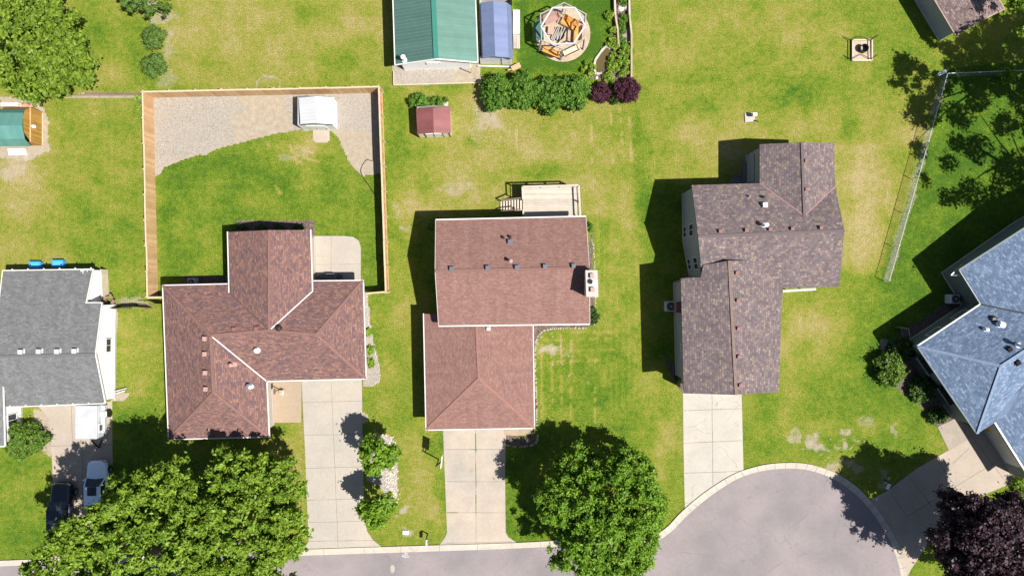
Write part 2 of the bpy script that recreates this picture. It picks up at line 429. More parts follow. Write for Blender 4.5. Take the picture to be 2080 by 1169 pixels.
    for x, y, rx, ry, v in [(1118, 712, 30, 14, 1.05), (1655, 900, 22, 20, 1.1), (1670, 908, 16, 9, 1), (1610, 885, 14, 22, .85), (1722, 882, 9, 12, 1), (1726, 902, 6, 8, 1), (1700, 905, 9, 7, .9), (1690, 945, 22, 9, .8), (1740, 950, 16, 9, .8), (1720, 938, 30, 9, .8),
                            (825, 1030, 7, 10, 1.1), (812, 1042, 6, 5, 1), (824, 1080, 15, 13, 1.1), (985, 235, 30, 30, .8), (970, 240, 20, 60, .5), (1395, 985, 6, 10, .9), (1795, 975, 12, 24, .8), (1805, 870, 12, 16, .7), (1756, 862, 14, 20, .6),
                            (345, 100, 14, 60, .65), (330, 40, 30, 14, .8), (340, 170, 20, 20, .6), (940, 380, 40, 20, .6), (1090, 700, 10, 10, .8), (740, 300, 12, 10, .8), (545, 165, 26, 10, .55), (265, 620, 30, 12, .8), (1000, 240, 20, 24, .9), (20, 345, 40, 26, .8), (30, 310, 40, 20, .6), (600, 320, 40, 9, .6),
                            (1740, 610, 6, 4, .7), (820, 470, 9, 12, .7), (815, 425, 12, 16, .6), (925, 395, 24, 14, .65), (1150, 60, 60, 60, 0)]:
        d = np.sqrt(((PX + wob * 1.4 - x) / rx) ** 2 + ((PY + wob2 * 1.4 - y) / ry) ** 2) + (nz - .5) * 1.1
        dirt = np.maximum(dirt, min(v, 1) * .68 * (1 - sstep(.35, 1.4, d)))
    dr = np.abs(np.hypot(PX - 545, (PY - 172) * 1.35) - 24); dirt = np.maximum(dirt, np.exp(-(dr / 2.2) ** 2) * (PY < 180) * (.45 + .5 * nz))
    # scattered pale crumbs around the two bare spots
    cr = vnoise(X, Y, 5.5, 21); cr2 = vnoise(X, Y, 0.5, 22)
    for x, y, r, th in [(1140, 715, 60, .84), (1670, 915, 80, .92), (930, 380, 90, .90), (60, 420, 100, .92), (1720, 950, 70, .84), (1180, 780, 90, .94)]:
        d = np.hypot(PX - x, PY - y) / r
        dirt = np.maximum(dirt, (cr > th + d * .12) * (d < 1.2) * .78)
    nx, ny = len(xs), len(ys)
    Zg = np.zeros(X.shape)
    co = np.stack([X, Y, Zg], -1).reshape(-1, 3)
    idx = np.arange(nx * ny).reshape(ny, nx)
    q = np.stack([idx[:-1, :-1], idx[:-1, 1:], idx[1:, 1:], idx[1:, :-1]], -1).reshape(-1, 4)
    me = bpy.data.meshes.new('ground'); me.vertices.add(len(co)); me.vertices.foreach_set('co', co.ravel())
    me.loops.add(q.size); me.loops.foreach_set('vertex_index', q.ravel().astype(np.int32))
    me.polygons.add(len(q)); me.polygons.foreach_set('loop_start', np.arange(0, q.size, 4, dtype=np.int32))
    me.update(calc_edges=True)
    a = me.color_attributes.new('cover', 'FLOAT_COLOR', 'POINT')
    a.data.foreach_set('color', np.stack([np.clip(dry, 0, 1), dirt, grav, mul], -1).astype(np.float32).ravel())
    m, t, b = nodes('lawn_and_soil')
    at = t.nodes.new('ShaderNodeAttribute'); at.attribute_name = 'cover'
    sp = t.nodes.new('ShaderNodeSeparateColor'); t.links.new(at.outputs['Color'], sp.inputs[0])
    n0 = noise(t, 0.11, 3); n1 = noise(t, 0.45, 4, 0.6); n2 = noise(t, 2.2, 4, 0.65); n3 = noise(t, 9.0, 3, 0.7); n4 = noise(t, 30.0, 2, 0.6)
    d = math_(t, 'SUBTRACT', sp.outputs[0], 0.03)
    d = math_(t, 'ADD', d, math_(t, 'MULTIPLY', math_(t, 'SUBTRACT', n0, 0.5), 0.60))
    d = math_(t, 'ADD', d, math_(t, 'MULTIPLY', math_(t, 'SUBTRACT', n1, 0.5), 0.80))
    d = math_(t, 'ADD', d, math_(t, 'MULTIPLY', math_(t, 'SUBTRACT', n2, 0.5), 0.85))
    d = math_(t, 'ADD', d, math_(t, 'MULTIPLY', math_(t, 'SUBTRACT', n3, 0.5), 0.95))
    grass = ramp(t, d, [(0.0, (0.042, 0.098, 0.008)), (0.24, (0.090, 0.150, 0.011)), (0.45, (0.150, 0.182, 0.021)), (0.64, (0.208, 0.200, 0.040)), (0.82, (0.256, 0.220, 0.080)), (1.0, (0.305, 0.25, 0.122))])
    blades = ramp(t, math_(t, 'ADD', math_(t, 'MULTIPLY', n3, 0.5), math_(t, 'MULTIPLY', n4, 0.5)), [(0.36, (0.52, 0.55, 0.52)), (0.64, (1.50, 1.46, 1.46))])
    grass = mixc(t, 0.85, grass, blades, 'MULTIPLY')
    soil = ramp(t, math_(t, 'ADD', math_(t, 'MULTIPLY', n2, 0.6), math_(t, 'MULTIPLY', n4, 0.4)), [(0.3, (0.26, 0.21, 0.155)), (0.52, (0.345, 0.29, 0.222)), (0.72, (0.43, 0.375, 0.30))])
    vo = t.nodes.new('ShaderNodeTexVoronoi'); vo.inputs['Scale'].default_value = 15.0
    t.links.new(t.nodes.new('ShaderNodeNewGeometry').outputs['Position'], vo.inputs['Vector'])
    vs = t.nodes.new('ShaderNodeSeparateColor'); t.links.new(vo.outputs['Color'], vs.inputs[0])
    gravel = ramp(t, vs.outputs[0], [(0.0, (0.17, 0.15, 0.13)), (0.25, (0.27, 0.245, 0.215)), (0.7, (0.32, 0.29, 0.255)), (1.0, (0.42, 0.385, 0.345))])
    gravel = mixc(t, math_(t, 'MULTIPLY', n1, 0.7), gravel, (0.34, 0.295, 0.24))
    mulch = ramp(t, math_(t, 'ADD', math_(t, 'MULTIPLY', vs.outputs[1], 0.5), math_(t, 'MULTIPLY', n4, 0.5)), [(0.2, (0.05, 0.035, 0.03)), (0.6, (0.15, 0.11, 0.09)), (0.9, (0.33, 0.28, 0.23))])
    def thr(v, w=0.10, c=0.5, amp=0.5):
        k = math_(t, 'ADD', v, math_(t, 'MULTIPLY', math_(t, 'SUBTRACT', n3, 0.5), amp))
        r = t.nodes.new('ShaderNodeMapRange'); r.inputs[1].default_value = c - w; r.inputs[2].default_value = c + w
        t.links.new(k, r.inputs[0]); return r.outputs[0]
    col = mixc(t, thr(sp.outputs[1], .28, .5, .95), grass, soil)
    col = mixc(t, thr(sp.outputs[2], .25, .5, .2), col, gravel)
    al = at.outputs['Alpha']
    col = mixc(t, thr(al, .2, .5, .3), col, mulch)
    t.links.new(col, b.inputs['Base Color'])
    b.inputs['Roughness'].default_value = 0.95; b.inputs['Specular IOR Level'].default_value = 0.15
    bump(t, b, math_(t, 'ADD', n3, n4), 0.6, 0.08)
    me.materials.append(m)
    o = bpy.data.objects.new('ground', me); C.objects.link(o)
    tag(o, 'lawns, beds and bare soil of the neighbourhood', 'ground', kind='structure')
build_ground()

# ------------------------------------------------------------------ roads, kerbs, driveways, slabs
def pavemat(name, base, var=0.12, stain=0.2, warm=(1.05, 0.97, 0.88), scale=0.7, grain=40, cracks=0.0):
    m, t, b = nodes(name)
    n1 = noise(t, scale, 5, 0.6); n2 = noise(t, grain, 2); n3 = noise(t, 0.25, 3); n4 = noise(t, 3.5, 4, .7)
    c = ramp(t, math_(t, 'ADD', math_(t, 'MULTIPLY', n1, 0.6), math_(t, 'MULTIPLY', n2, 0.4)), [(0.3, tuple(x * (1 - var) for x in base)), (0.7, tuple(x * (1 + var) for x in base))])
    c = mixc(t, stain, c, ramp(t, n3, [(0.35, (0.8, 0.8, 0.82)), (0.65, warm)]), 'MULTIPLY')
    c = mixc(t, 0.3, c, ramp(t, n4, [(0.38, (0.82, 0.8, 0.78)), (0.6, (1.04, 1.04, 1.04))]), 'MULTIPLY')
    sx = noise(t, 0.9, 6, 0.75)
    c = mixc(t, 0.5, c, ramp(t, sx, [(0.30, (0.62, 0.60, 0.58)), (0.40, (1, 1, 1))]), 'MULTIPLY')
    if cracks:
        v = t.nodes.new('ShaderNodeTexVoronoi'); v.feature = 'DISTANCE_TO_EDGE'; v.inputs['Scale'].default_value = 0.16
        ps = t.nodes.new('ShaderNodeNewGeometry').outputs['Position']
        nn = t.nodes.new('ShaderNodeTexNoise'); nn.inputs['Scale'].default_value = 0.8; nn.inputs['Detail'].default_value = 5; t.links.new(ps, nn.inputs['Vector'])
        mx = t.nodes.new('ShaderNodeMixRGB'); mx.blend_type = 'ADD'; mx.inputs[0].default_value = 1.6; t.links.new(ps, mx.inputs[1]); t.links.new(nn.outputs['Color'], mx.inputs[2])
        t.links.new(mx.outputs[0], v.inputs['Vector'])
        k = math_(t, 'LESS_THAN', v.outputs['Distance'], 0.004)
        k = math_(t, 'MULTIPLY', k, math_(t, 'GREATER_THAN', n3, 0.46))
        c = mixc(t, math_(t, 'MULTIPLY', k, cracks), c, tuple(x * .3 for x in base))
    t.links.new(c, b.inputs['Base Color']); b.inputs['Roughness'].default_value = 0.9; b.inputs['Specular IOR Level'].default_value = 0.2
    bump(t, b, n2, 0.2, 0.01); MATS[name] = m; return m

M_conc = pavemat('driveway_concrete', (0.365, 0.335, 0.295), 0.09, 0.4)
M_conc2 = pavemat('old_driveway_concrete', (0.375, 0.340, 0.295), 0.14, 0.7, (1.08, 0.96, 0.88), cracks=.12)
M_conc3 = pavemat('pale_driveway_concrete', (0.40, 0.375, 0.335), 0.1, 0.3, cracks=.3)
M_conc4 = pavemat('tan_driveway_concrete', (0.36, 0.31, 0.26), 0.12, 0.35, cracks=.3)
M_walk = pavemat('tan_walk_concrete', (0.34, 0.27, 0.20), 0.08, 0.4)
M_asph = pavemat('aged_asphalt', (0.230, 0.207, 0.212), 0.08, 0.7, (1.06, 1.0, 1.0), 0.25, 55, cracks=.14)
M_kerb = pavemat('kerb_concrete', (0.42, 0.38, 0.33), 0.14, 0.3, cracks=.3)
M_joint = pm('joint_dirt', (0.16, 0.14, 0.11), 0.95, 0.3, 4)
M_weed = pm('joint_weeds', (0.07, 0.12, 0.02), 0.95, 0.5, 6)

def slab(name, pts, z, mat, label, smooth=False, base=0.0):
    if smooth: pts = smoothpoly(pts)
    o = MB().prism(WP(pts), base - 0.02, z).build(name, mat)
    return tag(o, label, None, kind='structure')

# inner (asphalt) edge and outer (lawn) edge of the kerb, west to east then round the turning circle
k_in = [(-900, 1190), (-300, 1165), (0, 1149), (300, 1139), (625, 1127), (840, 1120), (1040, 1113), (1180, 1106), (1280, 1103), (1330, 1098), (1362, 1080), (1395, 1047), (1440, 1009), (1490, 976), (1530, 960), (1575, 952), (1630, 952), (1680, 966),
        (1722, 990), (1760, 1026), (1792, 1070), (1815, 1115), (1830, 1169), (1838, 1240), (1800, 1380)]
k_out = [(-900, 1178), (-300, 1153), (0, 1137), (300, 1127), (625, 1114), (840, 1107), (1040, 1101), (1175, 1094), (1270, 1091), (1322, 1086), (1353, 1070), (1386, 1036), (1432, 998), (1484, 965), (1526, 949), (1573, 940), (1633, 940), (1686, 955),
         (1730, 980), (1769, 1017), (1802, 1063), (1826, 1110), (1842, 1166), (1851, 1242), (1815, 1385)]
ki = smoothpoly(k_in, False, 8); ko = smoothpoly(k_out, False, 8)
road = ki + [(1700, 1700), (-900, 1700)]
tag(MB().sheet(WP(road), 0.006).build('road', M_asph), 'grey asphalt street opening into a turning circle', kind='structure')
mb = MB()
for a, b_, c, d in zip(ki[:-1], ki[1:], ko[:-1], ko[1:]):
    A, B, Cc, D = P(*a), P(*b_), P(*c), P(*d)
    M1 = A.lerp(Cc, .45); M2 = B.lerp(D, .45)
    z = lambda v, h: Vector((v.x, v.y, h))
    mb.add([z(A, .012), z(B, .012), z(M2, .035), z(M1, .035), z(D, .11), z(Cc, .11), z(D, -.02), z(Cc, -.02)], [(0, 1, 2, 3), (3, 2, 4, 5), (5, 4, 6, 7)])
tag(mb.build('kerb', M_kerb), 'rolled concrete kerb along the street', kind='structure')
mb = MB()   # kerb joints
for i in range(6, len(ki) - 8, 3):
    a = P(*ki[i]); c = P(*ko[i]); m = a.lerp(c, .45)
    mb.beam(Vector((a.x, a.y, .016)), Vector((m.x, m.y, .039)), .025, .006); mb.beam(Vector((m.x, m.y, .039)), Vector((c.x, c.y, .114)), .025, .006)
tag(mb.build('kerb_joints', M_joint), 'joints across the concrete kerb', kind='structure')

D1 = [(613, 765), (735, 765), (736, 870), (738, 960), (741, 1060), (746, 1078), (757, 1095), (775, 1109), (700, 1112), (617, 1114), (627, 1098), (625, 1050), (619, 900), (614, 800)]
D2 = [(900, 866), (1028, 866), (1026, 960), (1027, 1080), (1033, 1090), (1050, 1101), (960, 1104), (892, 1106), (903, 1092), (908, 1080), (904, 980), (901, 900)]
D3 = [(1387, 792), (1506, 795), (1508, 870), (1510, 955), (1484, 966), (1432, 999), (1391, 1032), (1390, 1000), (1388, 900)]
D4 = [(1982, 882), (2004, 866), (2030, 850), (2100, 960), (1985, 1010), (1930, 1060), (1880, 1110), (1850, 1155), (1844, 1168), (1826, 1110), (1802, 1063), (1768, 1014), (1800, 997), (1860, 952), (1925, 914)]
D0 = [(70, 815), (228, 815), (229, 950), (230, 1120), (235, 1130), (100, 1137), (108, 1120), (109, 1020), (106, 930), (100, 850)]
slab('driveway', D1, .03, M_conc, 'pale concrete driveway in front of the cross gabled brown roof house')
slab('driveway', D2, .03, M_conc2, 'stained concrete driveway with weeds in its joints below the red roof house')
slab('driveway', D3, .03, M_conc3, 'cracked concrete driveway running down to the turning circle')
slab('driveway', D4, .03, M_conc4, 'tan concrete driveway slanting from the blue roofed house')
slab('driveway', D0, .03, M_conc4, 'shaded concrete driveway of the grey roofed house')
slab('path', [(546, 765), (613, 765), (612, 857), (546, 858)], .045, M_walk, 'tan concrete entry walk')
patio = [(628, 479), (700, 479), (718, 481), (729, 489), (733, 502), (733, 580), (628, 580)]
slab('patio', patio, .04, M_conc, 'rounded concrete patio behind the brown roofed house')
slab('path', [(1904, 866), (1938, 850), (1965, 862), (1985, 882), (1927, 915)], .04, pavemat('paver_stone', (0.30, 0.26, 0.22), .2, .3, grain=10), 'grey paver walk beside the blue roofed house')
slab('path', [(636, 262), (669, 262), (670, 285), (664, 290), (640, 290), (636, 285)], .05, M_conc4, 'small concrete pad before the white shed')
slab('path', [(1024, 868), (1082, 868), (1082, 882), (1068, 883), (1040, 884), (1024, 882)], .05, M_walk, 'front stoop slab of the red roofed house')
slab('path', [(1262, 60), (1280, 56), (1280, 96), (1268, 96)], .03, pm('mauve_flagstone', (.28, .2, .19), .9, .2, 2), 'mauve flagstone strip in the garden bed')
slab('path', [(1478, 372), (1488, 362), (1528, 338), (1542, 330), (1542, 375)], .04, pm('dark_flagstone', (.16, .16, .17), .9, .3, 2, bumps=.5), 'dark flagstone patch in the corner of the tall brown house')

def joints(lst, mat=M_joint, w=.03, z=.034, name='driveway_joints', lab='saw cut joints of the driveways'):
    mb = MB()
    for x0, y0, x1, y1 in lst:
        a, b_ = P(x0, y0), P(x1, y1); n = max(1, int((b_ - a).length / .8))
        pr = Vector((a.x, a.y, z))
        for i in range(1, n + 1):
            q = a.lerp(b_, i / n); j = 0 if i == n else RNG.uniform(-.012, .012)
            q = Vector((q.x + j, q.y + j, z)); mb.beam(pr, q, w * RNG.uniform(.7, 1.2), .006); pr = q
    return tag(mb.build(name, mat), lab, kind='structure')
joints([(673, 775, 681, 960), (681, 960, 687, 1112), (614, 816, 735, 814), (616, 883, 736, 881), (619, 950, 738, 947), (623, 1015, 740, 1012), (626, 1060, 742, 1057), (627, 1098, 770, 1096),
        (547, 816, 612, 816)], w=.028)
joints([(904, 912, 1026, 912), (905, 977, 1026, 977), (908, 1040, 1027, 1040), (906, 1102, 1040, 1099), (966, 870, 967, 1102),
        (1388, 833, 1507, 829), (1389, 899, 1508, 894), (1390, 960, 1509, 956), (1446, 800, 1448, 985),
        (104, 905, 228, 902), (168, 905, 168, 1060), (145, 822, 148, 905)], w=.035)
joints([(1975, 888, 2052, 990), (1935, 940, 1968, 910), (1900, 930, 1960, 1015), (1850, 970, 1895, 1030), (1810, 1000, 1842, 1050), (1842, 1048, 1985, 960), (1985, 960, 2035, 930)], w=.035)
joints([(966, 880, 967, 916), (966, 940, 967, 990), (967, 1004, 967, 1040), (954, 912, 968, 912), (908, 1040, 930, 1040)], M_weed, .07, .037, 'joint_weeds', 'green weeds growing in driveway joints')
joints([(1664, 1026, 1672, 1036), (1698, 1074, 1692, 1090), (1452, 1070, 1478, 1108), (1640, 1044, 1600, 1075), (1575, 1000, 1590, 992), (1500, 1110, 1540, 1150), (1560, 1160, 1590, 1140), (838, 1150, 832, 1162), (902, 1152, 908, 1160), (1120, 1130, 1150, 1140), (1385, 1120, 1440, 1128)], pm('dark_crack', (.15, .135, .135), .95), .025, .009, 'street_cracks', 'short dark cracks in the asphalt')
# patio control joints
joints([(673, 480, 673, 575), (630, 537, 733, 536)], w=.02, z=.044, name='patio_joints', lab='saw cut joints of the patio')

# ------------------------------------------------------------------ house kit
class Roof: pass

def roof_kit(parent, verts, faces, mat, loops, edge_mat=M_gutter, thick=0.16, gut=0.12, name='roof', caps=(), cap_mat=None, skip=(), valleys=(), valley_mat=None, gutname='gutter'):
    """verts: name -> (px, py, height); faces: lists of names, first edge is the eave"""
    V = {k: P(*v) for k, v in verts.items()}
    R = Roof(); R.V = V; R.tris = []
    mb = MB(); edges = {}
    for f in faces:
        pts = [V[k] for k in f]
        n = Vector((0, 0, 0))
        for i in range(len(pts)): n += (pts[i]).cross(pts[(i + 1) % len(pts)])
        e = (pts[1] - pts[0]).normalized(); nn = n.normalized() if n.z > 0 else -n.normalized()
        s = nn.cross(e).normalized()
        if s.z < 0: s = -s
        uv = [((p - pts[0]).dot(e), (p - pts[0]).dot(s)) for p in pts]
        idx = list(range(len(pts)))
        if n.z < 0: idx = idx[::-1]
        mb.add([pts[i] for i in idx], [tuple(range(len(pts)))], [[uv[i] for i in idx]])
        for i in range(1, len(pts) - 1): R.tris.append((pts[0], pts[i], pts[i + 1]))
        for i in range(len(f)):
            k = tuple(sorted((f[i], f[(i + 1) % len(f)]))); edges[k] = edges.get(k, 0) + 1
    # proper triangulation for picking (non convex faces)
    R.tris = []
    from mathutils.geometry import tessellate_polygon
    for f in faces:
        pts = [V[k] for k in f]
        for t in tessellate_polygon([pts]): R.tris.append(tuple(pts[i] for i in t))
    # underside and edge skirt
    top = len(mb.f)
    for i in range(top):
        f = mb.f[i]; vs = [mb.v[k] - Vector((0, 0, thick)) for k in f]; mb.add(vs[::-1], [tuple(range(len(vs)))])
    for (a, b), c in edges.items():
        if c == 1:
            p, q = V[a], V[b]; d = Vector((0, 0, thick)); mb.add([p, q, q - d, p - d], [(0, 1, 2, 3)])
    R.obj = mb.build(name, mat, parent)
    R.gut = None
    if gut:
        for loop in loops:
            L = [V[k] for k in loop]; n = len(L); area = sum(L[i].x * L[(i + 1) % n].y - L[(i + 1) % n].x * L[i].y for i in range(n)); sg = 1 if area > 0 else -1
            g = MB()
            for i in range(n):
                a, b = L[i], L[(i + 1) % n]
                if loop[i] in skip or loop[(i + 1) % n] in skip: continue
                d = (b - a); o = Vector((d.y, -d.x, 0)).normalized() * sg * (gut * .42)
                dz = Vector((0, 0, -.055)); e = d.normalized() * gut * .4
                g.beam(a + o + dz - e, b + o + dz + e, gut, .13)
            R.gut = g.build(gutname, edge_mat, parent)
    if caps:
        for a, b in caps:
            g = MB(); p, q = V[a] + Vector((0, 0, .02)), V[b] + Vector((0, 0, .02)); L = (q - p).length; n = max(1, int(L / .22)); d = (q - p).normalized()
            for i in range(n):
                a0 = p + d * (L * i / n); a1 = p + d * (L * (i + 1) / n)
                g.beam(a0, a1 + d * .03 + Vector((0, 0, .018)), .24, .03)
            g.build('ridge_cap', cap_mat or mat, R.obj)
    if valleys:
        for a, b in valleys: MB().beam(V[a] + Vector((0, 0, .012)), V[b] + Vector((0, 0, .012)), .10, .03).build('valley_flashing', valley_mat or M_gutter, R.obj)
    return R

def on_roof(R, px, py):
    o = Vector((0, 0, H)); d = (P(px, py, 0) - o).normalized(); best = None
    for t in R.tris:
        h = intersect_ray_tri(t[0], t[1], t[2], d, o, True)
        if h is not None and (best is None or h.z > best.z): best = h
    return best if best is not None else P(px, py, 4)

def inset(loop, d):
    """shift a closed outline inward by d metres (heights kept)"""
    n = len(loop); area = sum(loop[i].x * loop[(i + 1) % n].y - loop[(i + 1) % n].x * loop[i].y for i in range(n)); s = 1 if area > 0 else -1
    out = []
    for i in range(n):
        a, b, c = loop[i - 1], loop[i], loop[(i + 1) % n]
        d1 = Vector((b.x - a.x, b.y - a.y)).normalized(); d2 = Vector((c.x - b.x, c.y - b.y)).normalized()
        n1 = Vector((-d1.y, d1.x)) * s; n2 = Vector((-d2.y, d2.x)) * s
        m = n1 + n2; k = max(m.length_squared, .3); m = m * (2 * d / k)
        out.append(Vector((b.x + m.x, b.y + m.y, b.z)))
    return out

def wall_kit(parent, R, loop, mat, over=0.4, drop=0.17, name='wall', base=True):
    L = inset([R.V[k] for k in loop], over); n = len(L); mb = MB()
    for i in range(n):
        a, b = L[i], L[(i + 1) % n]
        mb.add([(a.x, a.y, -.05), (b.x, b.y, -.05), (b.x, b.y, b.z - drop), (a.x, a.y, a.z - drop)], [(0, 1, 2, 3)])
    w = mb.build(name, mat, parent)
    if base:
        g = MB()
        for i in range(n):
            a, b = L[i], L[(i + 1) % n]; g.beam(Vector((a.x, a.y, .12)), Vector((b.x, b.y, .12)), .06, .24)
        g.build('foundation', M_conc_wall, parent)
    return L

def window(parent, a, b, t, z0, w, h, outer=1, frame=M_white, name='window', pane=True, proud=.03):
    """window on the wall from a to b (2D), centred at fraction t, sill height z0"""
    a = Vector((a[0], a[1], 0)); b = Vector((b[0], b[1], 0)); d = (b - a).normalized(); nrm = Vector((d.y, -d.x, 0)) * outer
    c = a.lerp(b, t) + nrm * proud; z1 = z0 + h; hw = w / 2; fw = .07
    g = MB()
    g.beam(c - d * hw + Z * (z0), c + d * hw + Z * (z0), .09, fw); g.beam(c - d * hw + Z * z1, c + d * hw + Z * z1, .09, fw)
    g.beam(c - d * hw + Z * z0, c - d * hw + Z * z1, .09, fw, d); g.beam(c + d * hw + Z * z0, c + d * hw + Z * z1, .09, fw, d)
    if w > .9: g.beam(c + Z * z0, c + Z * z1, .05, .05, d)
    f = g.build(name, frame, parent)
    if pane:
        p = MB(); p.add([c - d * hw + Z * z0, c + d * hw + Z * z0, c + d * hw + Z * z1, c - d * hw + Z * z1], [(0, 1, 2, 3)]); p.build('pane', M_glass, f)
    return f

def door(parent, a, b, t, w, h, outer=1, mat=M_white, name='door', panels=4, z0=.06):
    a = Vector((a[0], a[1], 0)); b = Vector((b[0], b[1], 0)); d = (b - a).normalized(); nrm = Vector((d.y, -d.x, 0)) * outer
    c = a.lerp(b, t) + nrm * .03; g = MB(); g.beam(c - d * w / 2 + Z * (z0 + h / 2), c + d * w / 2 + Z * (z0 + h / 2), .06, h)
    for i in range(1, panels): g.beam(c - d * (w / 2 - .03) + Z * (z0 + h * i / panels) + nrm * .03, c + d * (w / 2 - .03) + Z * (z0 + h * i / panels) + nrm * .03, .02, .03)
    o = g.build(name, mat, parent)
    if name == 'door':
        MB().tube(c + d * (w * .4) + Z * (z0 + h * .48), c + d * (w * .4) + Z * (z0 + h * .48) + nrm * .1, .03).build('handle', M_dark, o)
    return o

def box_vent(R, pts, mat, size=.36, hgt=.26, rz=0.0, name='roof_vent'):
    first = None
    for x, y in pts:
        p = on_roof(R, x, y)
        if first is None:
            mb = MB(); s = size / 2
            mb.box(p + Vector((0, 0, 0.0)), (size * 1.25, size * 1.25, .05), rz)
            mb.box(p + Vector((0, 0, hgt * .45)), (size * .8, size * .8, hgt), rz)
            mb.box(p + Vector((0, 0, hgt)), (size, size, .07), rz)
            first = mb.build(name, mat, R.obj); fp = p
        else:
            c = first.copy(); C.objects.link(c); c.parent = R.obj; c.location = p - fp; ORG[c] = ORG[first]

def pipe(R, x, y, h, r, mat=M_pipe, cap=True, name='vent_pipe'):
    p = on_roof(R, x, y); mb = MB(); mb.tube(p - Z * .15, p + Z * h, r, n=14)
    mb.lathe(p, [(r * 1.9, -.1), (r * 1.9, .05), (r * 1.05, .14)], 14)
    if cap: mb.lathe(p + Z * h, [(r * 1.5, -.02), (r * 1.6, .05), (r * .5, .13)], 14)
    return mb.build(name, mat, R.obj)

# ------------------------------------------------------------------ house 1: cross-gabled red brown roof
S_brown = shingle('rust_brown_shingle', [(0.15, (0.092, 0.062, 0.072)), (0.38, (0.150, 0.085, 0.078)), (0.58, (0.190, 0.102, 0.086)), (0.85, (0.275, 0.150, 0.108))], .34, .14, big=.2)
S_browncap = pm('brown_ridge_shingle', (0.185, 0.100, 0.085), .9, .25, 5, bumps=.3, fine=12)
h1 = thing('ranch_house', 'house with mottled rust brown cross shaped roof behind the two big street trees', 'house', P(545, 680))
e, r = 2.7, 4.4
v1 = dict(A=(331, 580, e), J=(343, 891, e), I=(546, 886, e), H=(541, 773, e), G=(743, 768, e), F=(737, 570, e), E=(634, 571, e), E2=(634, 592, 3.03), D=(630, 467, 3.0), C=(463, 471, 3.0), B=(465, 577, e), B2=(466, 594, 3.03),
          R0=(428, 681, r), R1=(434, 796, r), R2=(547, 671, r), R3=(643, 679, r), N=(547, 467, r - .05))
R = roof_kit(h1, v1, [['A', 'B', 'B2', 'R2', 'R0'], ['B2', 'C', 'N', 'R2'], ['D', 'E2', 'R2', 'N'], ['E', 'F', 'R3', 'R2', 'E2'], ['F', 'G', 'R3'], ['G', 'H', 'R0', 'R2', 'R3'], ['H', 'I', 'R1', 'R0'], ['I', 'J', 'R1'], ['J', 'A', 'R0', 'R1']],
             S_brown, [['A', 'B', 'B2', 'C', 'N', 'D', 'E2', 'E', 'F', 'G', 'H', 'I', 'J']], gut=.10, skip=('N',),
             caps=[('A', 'R0'), ('R0', 'R2'), ('R2', 'R3'), ('F', 'R3'), ('G', 'R3'), ('R0', 'R1'), ('I', 'R1'), ('J', 'R1'), ('N', 'R2')], cap_mat=S_browncap, valleys=[('H', 'R0'), ('E2', 'R2')], valley_mat=M_gutter)
g = MB(); g.beam(R.V['B2'] + Z * .01, R.V['R2'] + Z * .01, .07, .03); g.build('valley_flashing', pm('dark_flashing', (.09, .05, .05), .8), R.obj)
L1 = wall_kit(h1, R, ['A', 'B', 'C', 'N', 'D', 'E', 'F', 'G', 'H', 'I', 'J'], M_beigewall, .45)
box_vent(R, [(418, 687), (418, 718), (419, 756), (420, 789)], M_ventpink)
box_vent(R, [(476, 668), (521, 667)], M_ventred, .32, .14)
p = on_roof(R, 567, 666); MB().lathe(p, [(.26, 0), (.24, .12), (.27, .2), (.2, .3), (.05, .33)], 18).build('turbine_vent', M_dark, R.obj)
pipe(R, 472, 740, .45, .11, M_ventpink); g = MB().box(on_roof(R, 478, 739) + Z * .06, (.4, .4, .12)); g.build('roof_vent', M_ventpink, R.obj)
pipe(R, 523, 711, .3, .13); pipe(R, 508, 784, .4, .17, M_galv)
door(h1, L1[7], L1[8], .32, 4.9, 2.1, name='garage_door'); door(h1, L1[7], L1[8], .88, .95, 2.05, mat=pm('brown_door', (.12, .05, .03), .5))
window(h1, L1[9], L1[10], .35, .9, 1.6, 1.2); window(h1, L1[9], L1[10], .72, .9, 1.2, 1.2); window(h1, L1[10], L1[0], .3, .9, 1.2, 1.1); window(h1, L1[10], L1[0], .7, .9, 1.2, 1.1)
window(h1, L1[2], L1[3], .5, .9, 1.6, 1.2); door(h1, L1[5], L1[6], .55, 1.8, 2.05, mat=M_glass, name='patio_door', panels=1)

# ------------------------------------------------------------------ house 2: plain rosy brown roof
S_rose = shingle('rosy_brown_shingle', [(0.10, (0.165, 0.090, 0.078)), (0.45, (0.205, 0.113, 0.096)), (0.65, (0.230, 0.130, 0.111)), (0.95, (0.275, 0.165, 0.140))], .30, .13, big=.2)
S_rosecap = pm('orange_brown_ridge_shingle', (0.235, 0.122, 0.098), .9, .2, 5, bumps=.3, fine=12)
h2 = thing('split_level_house', 'house with plain rosy brown roof, a tan chimney and a wooden deck behind', 'house', P(1020, 620))
e, r, eg, rg = 4.1, 5.6, 2.6, 3.7
v2 = dict(a=(885, 447, e), b=(1190, 440, e), c=(1198, 657, e), d=(891, 661, e), W=(884, 550, r), E=(1197, 544, r))
R2 = roof_kit(h2, v2, [['b', 'a', 'W', 'E'], ['d', 'c', 'E', 'W']], S_rose, [['a', 'b', 'E', 'c', 'd', 'W']], caps=[('W', 'E')], cap_mat=S_rose, gut=0)
